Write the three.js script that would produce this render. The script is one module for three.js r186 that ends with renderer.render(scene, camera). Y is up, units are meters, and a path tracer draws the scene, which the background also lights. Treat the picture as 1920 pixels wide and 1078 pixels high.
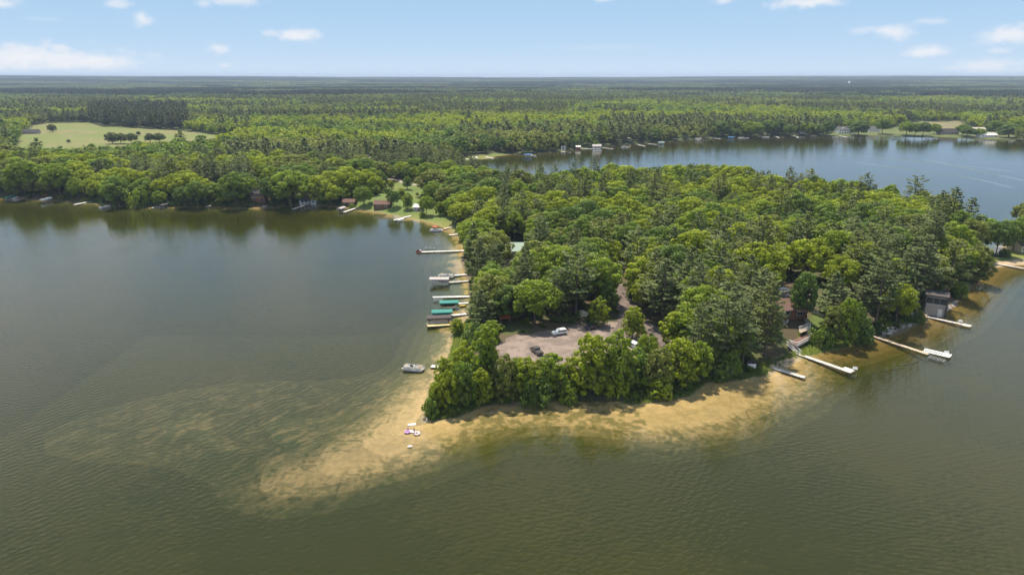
import * as THREE from 'three';
import { mergeGeometries } from 'three/addons/utils/BufferGeometryUtils.js';
import { MarchingCubes } from 'three/addons/objects/MarchingCubes.js';

// ---------------------------------------------------------------- camera, sky, sun, exposure
const EYE = 84, FOCAL = 1280, PITCH = Math.atan((539 - 141) / FOCAL);
const scene = new THREE.Scene();
const camera = new THREE.PerspectiveCamera(2 * Math.atan(539 / FOCAL) * 180 / Math.PI, 1920 / 1078, 1, 40000);
camera.position.set(0, EYE, 0);
camera.rotation.x = -PITCH;
const renderer = new THREE.WebGLRenderer();
renderer.toneMapping = THREE.LinearToneMapping;
renderer.toneMappingExposure = 2.1;
renderer.shadowMap.enabled = true;
const SUN_EL = 66, SUN_AZ = -20;             // azimuth measured from straight ahead, left negative
const sun = new THREE.DirectionalLight(0xfff1dc, 3.7);
{
  const e = SUN_EL * Math.PI / 180, a = SUN_AZ * Math.PI / 180;
  sun.position.set(Math.sin(a) * Math.cos(e) * 900, Math.sin(e) * 900, -Math.cos(a) * Math.cos(e) * 900 - 300);
  sun.target.position.set(0, 0, -300);
  sun.castShadow = true;
  sun.shadow.mapSize.set(4096, 4096);
  Object.assign(sun.shadow.camera, { left: -700, right: 700, top: 700, bottom: -700, near: 10, far: 3000 });
  sun.shadow.radius = 5;
  scene.add(sun, sun.target);
}

// ---------------------------------------------------------------- numbers
function rngOf(seed) { let s = seed >>> 0; return () => { s = (s + 0x6d2b79f5) | 0; let t = Math.imul(s ^ (s >>> 15), 1 | s); t = (t + Math.imul(t ^ (t >>> 7), 61 | t)) ^ t; return ((t ^ (t >>> 14)) >>> 0) / 4294967296; }; }
const clamp = (x, a = 0, b = 1) => x < a ? a : x > b ? b : x;
const smooth = (a, b, x) => { const t = clamp((x - a) / (b - a)); return t * t * (3 - 2 * t); };
const mix = (a, b, t) => a + (b - a) * t;
const RANDOM_TABLE = (() => { const r = rngOf(77), t = new Float32Array(65536); for (let i = 0; i < 65536; i++) t[i] = r(); return t; })();
function noise2(x, y) {
  const ix = Math.floor(x), iy = Math.floor(y), fx = x - ix, fy = y - iy;
  const u = fx * fx * (3 - 2 * fx), v = fy * fy * (3 - 2 * fy);
  const a = (ix & 255), b = (ix + 1) & 255, c = (iy & 255) << 8, d = ((iy + 1) & 255) << 8;
  const T = RANDOM_TABLE, p = T[a + c], q = T[b + c], r = T[a + d], s = T[b + d];
  return p + (q - p) * u + (r - p + (p - q - r + s) * u) * v;
}
const fbm = (x, y, n = 4) => { let s = 0, a = 0.5, w = 0; for (let i = 0; i < n; i++) { s += a * noise2(x, y); w += a; a *= 0.5; x = x * 2.03 + 17.1; y = y * 2.03 + 9.7; } return s / w; };

// ---------------------------------------------------------------- from a place in the photograph to a place on the ground
const CP = Math.cos(PITCH), SP = Math.sin(PITCH);
function ray(px, py) { const u = (px - 960) / FOCAL, v = (539 - py) / FOCAL; return [u, v * CP - SP, -(v * SP + CP)]; }
function gp(px, py, y = 0) { const [a, b, c] = ray(px, py), t = (y - EYE) / b; return [a * t, c * t]; }
function toPixel(x, y, z) { const dy = y - EYE, depth = -z * CP - dy * SP, up = dy * CP - z * SP; return [960 + FOCAL * x / depth, 539 - FOCAL * up / depth, depth]; }

// ---------------------------------------------------------------- sky
{
  const W = 3072, Hh = 1536, data = new Float32Array(W * Hh * 4), K = 1 / renderer.toneMappingExposure;
  const zen = [0.41, 0.54, 0.75], mid = [0.335, 0.60, 0.90], low = [0.66, 0.80, 0.94], top = [0.22, 0.36, 0.62];
  for (let j = 0; j < Hh; j++) {
    const el = ((j + 0.5) / Hh - 0.5) * 180;
    const e = Math.max(0, el), t1 = 1 - Math.exp(-e / 4.2), t2 = 1 - Math.exp(-e / 34), t3 = smooth(26, 62, e);
    for (let i = 0; i < W; i++) {
      const o = (j * W + i) * 4;
      for (let c = 0; c < 3; c++) data[o + c] = mix(mix(low[c], mid[c], t1), mix(zen[c], top[c], t3), t2) * K;
      data[o + 3] = 1;
    }
  }
  const puffs = [];
  const D = 180 / Math.PI;
  // [px, py, width, height, strength] of the clouds in the photograph
  for (const [px, py, w, h, s] of [
    [105, 112, 230, 42, 0.85], [40, 100, 110, 36, 0.6], [-30, 120, 140, 40, 0.7], [175, 122, 100, 22, 0.7],
    [560, 66, 66, 26, 0.95], [505, 62, 26, 12, 0.5], [268, 38, 32, 26, 0.75], [222, 6, 40, 18, 0.6], [408, 93, 40, 18, 0.7], [423, 123, 20, 9, 0.6],
    [5, 4, 40, 20, 0.8], [440, 2, 90, 20, 0.7], [382, 6, 26, 16, 0.5], [1520, 4, 120, 22, 0.9], [1135, -2, 40, 10, 0.7], [1360, 1, 40, 12, 0.7],
    [1675, 63, 56, 30, 0.85], [1625, 57, 60, 14, 0.4], [1740, 97, 62, 22, 0.85], [1745, 41, 50, 11, 0.45], [1900, 66, 80, 34, 0.85], [1875, 95, 34, 10, 0.5], [1850, 127, 110, 24, 0.7],
    [1030, 139, 50, 9, 0.5], [1130, 90, 240, 10, 0.12], [80, 36, 60, 8, 0.2]]) {
    const [a, b, c] = ray(px, py), n = Math.hypot(a, b, c);
    puffs.push([Math.atan2(a, -c) * D, Math.asin(b / n) * D, w / FOCAL * D * 0.56, h / FOCAL * D * 0.54, s * 0.88]);
  }
  const r = rngOf(5);
  for (let k = 0; k < 420; k++) {            // the same kind of sky all round
    const az = r() * 360 - 180, el = 0.6 + (k % 4 ? 27 : 60) * Math.pow(r(), 1.1), big = (0.6 + 2.2 * r()) * (1 + el / 16), s = (0.4 + 0.5 * r()) * (el > 34 ? 0.55 : 1);
    if (Math.abs(az) < 42 && el < 9.5) continue;
    for (let m = 0; m < 3; m++) puffs.push([az + (r() - 0.5) * big * 2, el + (r() - 0.5) * big * 0.5, big * (0.6 + 0.7 * r()), big * (0.25 + 0.2 * r()) * (1 + el / 50), s * (0.6 + 0.4 * r())]);
  }
  // wide pale cloud banks above the frame, which the lake mirrors at both sides
  for (const [az, el, rx, ry, s] of [[-46, 14, 22, 5, 0.75], [-38, 19, 15, 4, 0.6], [44, 19, 22, 6, 0.6], [33, 26, 16, 5, 0.5], [120, 16, 24, 6, 0.7], [170, 20, 24, 6, 0.6], [-110, 17, 24, 6, 0.7], [-160, 15, 20, 5, 0.6], [82, 22, 20, 5, 0.6], [-80, 24, 20, 5, 0.6]]) puffs.push([az, el, rx, ry, s]);
  const cloud = [0.95, 0.94, 0.955];
  for (const [az, el, rx, ry, s] of puffs) {
    const reach = 1.7, cw = Math.cos(el / D);
    const i0 = Math.floor((az - 90 - rx * reach / cw) / 360 * W + W / 2), i1 = Math.ceil((az - 90 + rx * reach / cw) / 360 * W + W / 2);
    const j0 = Math.max(Hh / 2, Math.floor((el - ry * reach) / 180 * Hh + Hh / 2)), j1 = Math.min(Hh - 1, Math.ceil((el + ry * reach) / 180 * Hh + Hh / 2));
    for (let j = j0; j <= j1; j++) for (let i = i0; i <= i1; i++) {
      const A = (i + 0.5 - W / 2) / W * 360 + 90, E = ((j + 0.5) / Hh - 0.5) * 180;
      const n1 = fbm(A * 1.1 + 40, E * 2.2, 4) - 0.5, n2 = fbm(A * 2.6, E * 4.2 + 33, 3) - 0.5;
      const X = (A - az) * cw / rx + n1 * 0.7, Y = (E - el) / ry + n1 * 0.8, lowCut = Y < 0 ? 1.7 : 1;
      const d = Math.sqrt(X * X + Y * Y * lowCut) + n2 * 0.6;
      const a = s * (1 - smooth(0.15, 1.15, d)) * (0.55 + 0.45 * smooth(0.0, 0.6, E));
      if (a <= 0) continue;
      const o = (j * W + ((i % W) + W) % W) * 4;
      for (let c = 0; c < 3; c++) data[o + c] = mix(data[o + c], cloud[c] * K, a);
    }
  }
  const tex = new THREE.DataTexture(data, W, Hh, THREE.RGBAFormat, THREE.FloatType);
  tex.mapping = THREE.EquirectangularReflectionMapping;
  tex.magFilter = THREE.LinearFilter;
  tex.needsUpdate = true;
  scene.background = tex;
  scene.environment = tex;
}

// ---------------------------------------------------------------- the shoreline: one ring round all dry land
const pxs = (list, y = 0) => list.map(([a, b]) => gp(a, b, y));
const SHORE = [
  ...pxs([[0, 371], [30, 372], [70, 374], [120, 377], [165, 381], [210, 386], [250, 388], [300, 389], [350, 387], [400, 387], [440, 389], [490, 389], [530, 387], [545, 385], [590, 384], [625, 386], [660, 390], [700, 396], [740, 404], [775, 411], [800, 416], [820, 421], [838, 429], [850, 436],
    [862, 446], [868, 458], [868, 475], [864, 492], [870, 510], [876, 530], [878, 552], [876, 575], [870, 596], [858, 612], [848, 630], [843, 655], [836, 678], [822, 700], [806, 722], [797, 748], [790, 775], [776, 796], [784, 800], [802, 794], [830, 788], [860, 784], [885, 773], [905, 764], [930, 760], [965, 763], [1000, 757], [1040, 753], [1075, 750], [1100, 746], [1150, 747], [1168, 757], [1185, 760], [1230, 756], [1270, 750], [1300, 742], [1318, 725], [1335, 718], [1370, 717], [1410, 710], [1440, 705], [1470, 692], [1495, 680], [1520, 668], [1550, 660], [1585, 653], [1615, 644], [1640, 636], [1675, 632], [1700, 622], [1730, 606], [1760, 596], [1785, 578], [1805, 560], [1830, 535], [1848, 515], [1862, 503], [1885, 500], [1920, 497]]),
  [300, -300], [420, -315], [430, -440], [340, -430], [292, -385],
  ...pxs([[1893, 416]], 17), ...pxs([[1850, 392], [1790, 356], [1700, 346], [1600, 331]], 19), ...pxs([[1500, 329], [1400, 309], [1290, 301], [1150, 310], [1070, 313], [1010, 318]], 18),
  [-5, -515], [-22, -560], [-40, -610],
  ...pxs([[850, 318], [818, 309], [822, 303], [850, 302], [880, 299], [915, 297], [935, 291], [960, 289], [985, 290], [1010, 287], [1040, 285], [1075, 280], [1110, 278], [1150, 273], [1190, 270], [1240, 266], [1290, 263], [1330, 260], [1380, 258], [1440, 256], [1500, 256], [1560, 256], [1640, 255], [1720, 257], [1800, 259], [1860, 262], [1920, 265]]),
  [900, -905], [1600, -880], [16000, -880], [16000, -16000], [-16000, -16000], [-16000, -450], [-900, -470],
];
function inside(poly, x, z) {
  let c = false;
  for (let i = 0, j = poly.length - 1; i < poly.length; j = i++) { const [xi, zi] = poly[i], [xj, zj] = poly[j]; if ((zi > z) !== (zj > z) && x < (xj - xi) * (z - zi) / (zj - zi) + xi) c = !c; }
  return c;
}
function toEdge(poly, x, z) {
  let best = 1e18;
  for (let i = 0, j = poly.length - 1; i < poly.length; j = i++) {
    const ax = poly[j][0], az = poly[j][1], bx = poly[i][0] - ax, bz = poly[i][1] - az, t = clamp(((x - ax) * bx + (z - az) * bz) / (bx * bx + bz * bz + 1e-9));
    const dx = x - ax - bx * t, dz = z - az - bz * t, d = dx * dx + dz * dz;
    if (d < best) best = d;
  }
  return Math.sqrt(best);
}
const signed = (poly, x, z) => (inside(poly, x, z) ? 1 : -1) * toEdge(poly, x, z);
// distances kept on a grid, so that millions of points can ask
function grid(f, x0, x1, z0, z1, step) {
  const nx = Math.ceil((x1 - x0) / step) + 1, nz = Math.ceil((z1 - z0) / step) + 1, v = new Float32Array(nx * nz);
  for (let j = 0; j < nz; j++) for (let i = 0; i < nx; i++) v[j * nx + i] = f(x0 + i * step, z0 + j * step);
  return (x, z) => {
    const fx = clamp((x - x0) / step, 0, nx - 1.001), fz = clamp((z - z0) / step, 0, nz - 1.001), i = fx | 0, j = fz | 0, u = fx - i, w = fz - j, o = j * nx + i;
    return (v[o] * (1 - u) + v[o + 1] * u) * (1 - w) + (v[o + nx] * (1 - u) + v[o + nx + 1] * u) * w;
  };
}
const NEAR = { x0: -430, x1: 430, z0: -770, z1: -60 };
const nearShore = grid((x, z) => signed(SHORE, x, z), NEAR.x0 - 20, NEAR.x1 + 20, NEAR.z0 - 20, NEAR.z1 + 40, 2);
const shoreAt = (x, z) => (x > NEAR.x0 && x < NEAR.x1 && z > NEAR.z0 && z < NEAR.z1 ? nearShore(x, z) : signed(SHORE, x, z));

// the sandy shelf under water, and the weedy flat to its left
const SHELF = pxs([[838, 690], [800, 706], [755, 735], [715, 770], [680, 800], [630, 830], [560, 860], [500, 885], [470, 912], [520, 925], [600, 915], [690, 892], [780, 862], [850, 832], [900, 812], [960, 800], [1040, 802], [1110, 812], [1180, 818], [1240, 822], [1310, 815], [1390, 800], [1430, 776], [1480, 745], [1500, 722], [1540, 700], [1480, 660], [1300, 700], [1100, 720], [900, 740]]);
const FLAT = pxs([[835, 650], [800, 690], [700, 700], [560, 705], [420, 712], [290, 735], [160, 765], [80, 800], [95, 830], [200, 850], [330, 862], [450, 890], [560, 900], [700, 850], [800, 760]]);
const shelfAt = grid((x, z) => signed(SHELF, x, z), -130, 130, -240, -100, 1.5);
const flatAt = grid((x, z) => signed(FLAT, x, z), -130, 130, -260, -100, 1.5);

const LOT = pxs([[930, 650], [960, 632], [1010, 622], [1080, 612], [1128, 606], [1165, 604], [1180, 622], [1205, 640], [1215, 660], [1180, 678], [1090, 692], [1000, 694], [945, 682]], 1.5);
const DRIVE = pxs([[1148, 520], [1153, 545], [1172, 570], [1180, 590], [1176, 612], [1168, 630]], 1.5), DRIVE2 = pxs([[1176, 590], [1200, 605], [1228, 622], [1248, 640], [1262, 662]], 1.5);
const lotSigned = grid((x, z) => signed(LOT, x, z), -60, 120, -330, -140, 2);
const bankAt = (x, z) => (z > -345 ? smooth(58, 92, x) * (1 - smooth(215, 235, x)) : 0);
function heightAt(x, z, d = shoreAt(x, z)) {
  if (d <= 0) {
    const w = -d;
    let dep = (x > 85 && z > -340 ? 0.085 : 0.05) * w + 0.0035 * w * w;
    const most = z > -260 && x > -130 ? mix(2.5, 5, smooth(-215, -260, z)) : 5;   // the near basin is a shallow, weedy one
    dep = dep > most * 0.6 ? most * (1 - 0.4 * Math.exp(-(dep - most * 0.6) / (most * 0.4))) : dep;
    if (x > -130 && x < 130 && z > -260 && z < -100) {
      const f = flatAt(x, z), s = shelfAt(x, z);
      dep = mix(dep, Math.min(dep, 1.35 + 0.5 * (fbm(x / 14, z / 14, 3) - 0.5)), smooth(-16, 12, f));
      dep = mix(dep, Math.min(dep, 0.07 + 0.028 * w), smooth(-17, 6, s));
    }
    return -dep - 0.02;
  }
  let h = 0.45 * smooth(0, 5, d) + 1.15 * smooth(2, 26, d);
  h += 5.2 * bankAt(x, z) * smooth(5, 26, d);
  h += 2.6 * smooth(-40, -90, x) * smooth(-330, -400, z) * smooth(2, 14, d) * smooth(-620, -560, z);
  const r = Math.hypot(x, z);
  h += (fbm(x / 90 + 3, z / 90, 3) - 0.5) * 2.4 * smooth(20, 70, d) * smooth(150, 300, r);
  if (z < -760) h += (fbm(x / 700, z / 700, 3) - 0.5) * 14 * smooth(-1500, -2600, z);
  if (r > 4000) h += smooth(5000, 11000, r) * (26 + 34 * smooth(-0.1, -0.75, x / r) + 16 * smooth(0.0, 0.4, x / r) + 26 * (fbm(x / 2600 + 5, z / 2600, 3) - 0.5));
  if (x > -60 && x < 120 && z > -330 && z < -140) h = mix(h, 1.5, smooth(-9, 2, lotSigned(x, z)));
  return h;
}
/** the ground point seen at a place in the photograph */
function gpt(px, py, up = 0) {
  let y = 0, p = gp(px, py, 0);
  for (let k = 0; k < 9; k++) { y = mix(y, Math.max(0, heightAt(p[0], p[1])) + up, 0.7); p = gp(px, py, y); }
  return new THREE.Vector3(p[0], y - up, p[1]);
}

// ---------------------------------------------------------------- naming
const used = new Map();
function numbered(name) { const n = used.get(name) ?? 0; used.set(name, n + 1); return n ? `${name}_${String(n).padStart(3, '0')}` : name; }
function tag(o, label, category, group) { o.userData = { label, category, ...(group ? { group } : {}) }; return o; }
function thing(name, label, category, at = [0, 0, 0], turn = 0, group) {
  const o = new THREE.Group();
  o.name = numbered(name); o.position.set(...(at.isVector3 ? at.toArray() : at)); o.rotation.y = turn;
  scene.add(tag(o, label, category, group));
  return o;
}
const plain = (g) => { g = g.index ? g.toNonIndexed() : g; for (const k of Object.keys(g.attributes)) if (!['position', 'normal', 'uv'].includes(k)) g.deleteAttribute(k); return g; };
function part(name, geos, m, parent) {
  const list = [].concat(geos), o = new THREE.Mesh(list.length > 1 ? mergeGeometries(list.map(plain)) : list[0], m);
  o.name = name; o.castShadow = o.receiveShadow = true;
  parent.add(o);
  return o;
}
function structure(name, geo, m, kind = 'structure') {
  const o = new THREE.Mesh(geo, m);
  o.name = numbered(name); o.userData.kind = kind; o.castShadow = o.receiveShadow = true;
  scene.add(o);
  return o;
}
const lin = (r, g, b) => new THREE.Color().setRGB(r, g, b);
const mat = (r, g, b, rough = 0.8, extra = {}) => new THREE.MeshStandardMaterial({ color: lin(r, g, b), roughness: rough, ...extra });

// ---------------------------------------------------------------- ground textures: what the ground is made of
function texture(w, h, f, srgb) {
  const d = new Uint8Array(w * h * 4), c = [0, 0, 0];
  for (let j = 0; j < h; j++) for (let i = 0; i < w; i++) {
    f((i + 0.5) / w, (j + 0.5) / h, c, i, j);
    const o = (j * w + i) * 4;
    for (let k = 0; k < 3; k++) { const v = clamp(c[k]); d[o + k] = 255 * (srgb ? (v < 0.0031308 ? v * 12.92 : 1.055 * Math.pow(v, 1 / 2.4) - 0.055) : v) + 0.5; }
    d[o + 3] = 255;
  }
  const t = new THREE.DataTexture(d, w, h, THREE.RGBAFormat);
  if (srgb) t.colorSpace = THREE.SRGBColorSpace;
  t.magFilter = THREE.LinearFilter; t.minFilter = THREE.LinearFilter; t.needsUpdate = true;
  return t;
}
const LAWNS = [
  pxs([[640, 386], [655, 362], [690, 350], [745, 342], [795, 352], [812, 380], [845, 408], [862, 432], [840, 432], [800, 418], [700, 398]], 1),
  pxs([[1845, 478], [1868, 462], [1990, 452], [1990, 490], [1900, 489], [1860, 490]], 1),
  pxs([[1135, 752], [1175, 712], [1240, 700], [1310, 705], [1325, 715], [1312, 737], [1268, 752], [1180, 760]], 0.5),
  pxs([[1000, 775], [1050, 735], [1140, 730], [1140, 750], [1060, 760]], 0.4),
  pxs([[1310, 716], [1330, 692], [1440, 682], [1470, 672], [1520, 650], [1620, 628], [1640, 640], [1560, 662], [1500, 680], [1440, 700], [1360, 714]], 0.8),
  pxs([[1500, 650], [1510, 605], [1560, 580], [1620, 590], [1600, 640], [1530, 660]], 4),
  pxs([[540, 388], [560, 376], [600, 374], [640, 380], [650, 392]], 1), pxs([[150, 381], [165, 366], [190, 364], [215, 376], [200, 386]], 1.5), pxs([[225, 388], [270, 360], [305, 356], [330, 372], [320, 388]], 2.5),
  pxs([[812, 302], [850, 297], [905, 291], [935, 286], [950, 288], [930, 293], [880, 301]], 1),
];
const BEACH = [pxs([[775, 800], [800, 722], [828, 695], [838, 698], [814, 735], [802, 772], [808, 789], [850, 785], [850, 790], [800, 800]], 0.2), pxs([[925, 768], [940, 752], [965, 752], [1000, 757], [960, 768]], 0.2), pxs([[1850, 512], [1858, 492], [1900, 486], [1990, 488], [1990, 500], [1900, 500]], 0.4), pxs([[1165, 766], [1200, 757], [1270, 753], [1300, 745], [1316, 716], [1345, 706], [1345, 722], [1300, 752]], 0.2), pxs([[1430, 712], [1440, 680], [1500, 660], [1520, 672], [1470, 698]], 0.8)];
const lawnAt = grid((x, z) => Math.max(...LAWNS.map((p) => signed(p, x, z))), NEAR.x0, NEAR.x1, NEAR.z0, NEAR.z1, 3);
const beachAt = grid((x, z) => Math.max(...BEACH.map((p) => signed(p, x, z))), NEAR.x0, NEAR.x1, NEAR.z0, NEAR.z1, 2.5);
const SAND = [0.385, 0.298, 0.185], FLOOR = [0.075, 0.058, 0.030], GRASS = [0.092, 0.135, 0.026], MUCK = [0.074, 0.082, 0.013], WEED = [0.036, 0.056, 0.007];
const AXIS = Math.atan2(-1.25, 1);
const groundMap = texture(2048, 2048, (u, v, c) => {
  const x = mix(NEAR.x0, NEAR.x1, u), z = mix(NEAR.z1, NEAR.z0, v), d = nearShore(x, z);
  const fine = noise2(x * 2.1, z * 2.1), n = fbm(x / 6, z / 6, 4), big = fbm(x / 32 + 9, z / 32, 3);
  let a, b, t;
  if (d > 0) {
    const g = smooth(-2, 2, lawnAt(x, z) + (n - 0.5) * 9), s = Math.max(smooth(-1.5, 2.5, beachAt(x, z) + (n - 0.5) * 6), (x > 80 || z < -240 ? 0.3 : 0.7) * (1 - smooth(0.6, 2.6, d + (n - 0.5) * 4)));
    const green = smooth(0.45, 0.62, fbm(x / 11 + 31, z / 11, 4));
    for (let k = 0; k < 3; k++) {
      let w = mix(FLOOR[k], GRASS[k] * 0.55, green * 0.8);
      w = mix(w, GRASS[k] * mix(1, [1.5, 1.15, 1.2][k], smooth(0.5, 0.7, big)), g);
      w = mix(w, SAND[k] * (d < 2 ? 0.8 : 1), s);
      c[k] = w * (0.78 + 0.28 * n + 0.22 * fine);
    }
    return;
  }
  // lake bed: clean sand, sand with weed, weed
  const w = -d, near = x > -130 && x < 130 && z > -260 && z < -100, sh = near ? shelfAt(x, z) : -99, fl = near ? flatAt(x, z) : -99;
  const wx = x + 5 * (fbm(x / 12 + 8, z / 12, 2) - 0.5), wz = z + 9 * (fbm(x / 12, z / 12 + 44, 2) - 0.5), ca = Math.cos(AXIS), sa = Math.sin(AXIS);
  const streak = fbm((wx * ca + wz * sa) / 4.5, (wz * ca - wx * sa) / 0.75, 3), vein = 1 - Math.abs(2 * fbm(wx / 5 + 3, wz / 5 + 60, 3) - 1), spot = fbm(x / 1.5 + 50, z / 1.5, 4);
  let sand = smooth(-7, 4, sh + (streak - 0.5) * 6 + (spot - 0.5) * 18);
  sand = Math.max(sand, 0.5 * smooth(-14, 16, fl + (streak - 0.5) * 22) * smooth(0.36, 0.64, streak * 0.65 + spot * 0.35) * (1 - 0.7 * smooth(0.86, 0.97, vein)));
  sand = Math.max(sand, (x > 40 ? 0.95 : 0.8) * (1 - smooth(1, x > 60 && z > -330 ? 17 : 6, w + (n - 0.5) * 14)));
  const speckled = near && x > -14 && x < 34 ? 1 : 0.25, specks = Math.max(smooth(0.5, 0.64, spot) * smooth(10, 1, sh) * (near && x < 75 ? 0.9 : 0.25), smooth(0.40, 0.60, spot) * 0.85 * speckled * smooth(0.3, 3, w), near ? smooth(0.9, 0.98, vein) * smooth(9, 2, sh) : 0);
  const marsh = near ? (1 - smooth(3, 9, Math.hypot((x - 22) / 2.0, z + 175))) : 0;
  sand *= 1 - specks * 0.75; sand *= 1 - 0.7 * marsh * smooth(0.3, 0.6, spot);
  const brown = smooth(78, 105, x) * (z > -340 ? 1 : 0);
  for (let k = 0; k < 3; k++) c[k] = mix(mix(MUCK[k], WEED[k], smooth(0.4, 0.6, big + (spot - 0.5) * 0.5)), SAND[k] * mix(1, [0.44, 0.39, 0.22][k], brown) * (0.88 + 0.2 * n), sand) * (0.85 + 0.3 * fine);
}, true);
groundMap.wrapS = groundMap.wrapT = THREE.ClampToEdgeWrapping;

// ---------------------------------------------------------------- ground and lake bed
const graded = (a, b, step, out, grow) => { const l = []; for (let v = a; v < b + 1e-6; v += step) l.push(v); let s = step; for (let v = l[l.length - 1]; v < out;) { s *= grow; v += s; l.push(v); } return l; };
{
  const xr = graded(0, NEAR.x1, 2.5, 15000, 1.13), xs = [...xr.slice(1).reverse().map((v) => -v), ...xr];
  const zs = [...graded(0, 0, 1, 900, 1.35).slice(1).reverse().map((v) => NEAR.z1 + v), ...graded(-NEAR.z1, -NEAR.z0, 2.5, 15500, 1.05).map((v) => -v)];
  const nx = xs.length, nz = zs.length;
  const build = (wanted) => {
    const pos = [], nor = [], uv = [], col = [], idx = [], at = new Map();
    const vert = (i, j) => {
      const key = j * nx + i;
      if (at.has(key)) return at.get(key);
      const x = xs[i], z = zs[j], e = Math.max(1.2, Math.abs(z) * 0.004), y = heightAt(x, z);
      const hx = heightAt(x + e, z) - heightAt(x - e, z), hz = heightAt(x, z + e) - heightAt(x, z - e), n = new THREE.Vector3(-hx, 2 * e, -hz).normalize();
      pos.push(x, y, z); nor.push(n.x, n.y, n.z);
      uv.push((x - NEAR.x0) / (NEAR.x1 - NEAR.x0), (z - NEAR.z1) / (NEAR.z0 - NEAR.z1));
      const g = fbm(x / 160, z / 160, 4), v = y < 0 ? [0.05, 0.05, 0.017] : [0.045 + 0.05 * g, 0.06 + 0.06 * g, 0.02 + 0.015 * g];
      col.push(...v);
      at.set(key, at.size);
      return at.size - 1;
    };
    for (let j = 0; j < nz - 1; j++) for (let i = 0; i < nx - 1; i++) {
      const isNear = xs[i] >= NEAR.x0 - 1e-3 && xs[i + 1] <= NEAR.x1 + 1e-3 && zs[j] <= NEAR.z1 + 1e-3 && zs[j + 1] >= NEAR.z0 - 1e-3;
      if (isNear !== wanted) continue;
      const a = vert(i, j), b = vert(i + 1, j), c = vert(i, j + 1), d = vert(i + 1, j + 1);
      idx.push(a, b, c, b, d, c);
    }
    const g = new THREE.BufferGeometry();
    g.setAttribute('position', new THREE.Float32BufferAttribute(pos, 3));
    g.setAttribute('normal', new THREE.Float32BufferAttribute(nor, 3));
    g.setAttribute('uv', new THREE.Float32BufferAttribute(uv, 2));
    if (!wanted) g.setAttribute('color', new THREE.Float32BufferAttribute(col, 3));
    // make every face look up
    const p = g.attributes.position, A = new THREE.Vector3(), B = new THREE.Vector3(), C = new THREE.Vector3();
    A.fromBufferAttribute(p, idx[0]); B.fromBufferAttribute(p, idx[1]); C.fromBufferAttribute(p, idx[2]);
    if (B.sub(A).cross(C.sub(A)).y < 0) for (let k = 0; k < idx.length; k += 3) [idx[k + 1], idx[k + 2]] = [idx[k + 2], idx[k + 1]];
    g.setIndex(idx);
    return g;
  };
  structure('ground', build(true), new THREE.MeshStandardMaterial({ map: groundMap, roughness: 1 }));
  structure('terrain', build(false), new THREE.MeshStandardMaterial({ vertexColors: true, roughness: 1 }));
}

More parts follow.
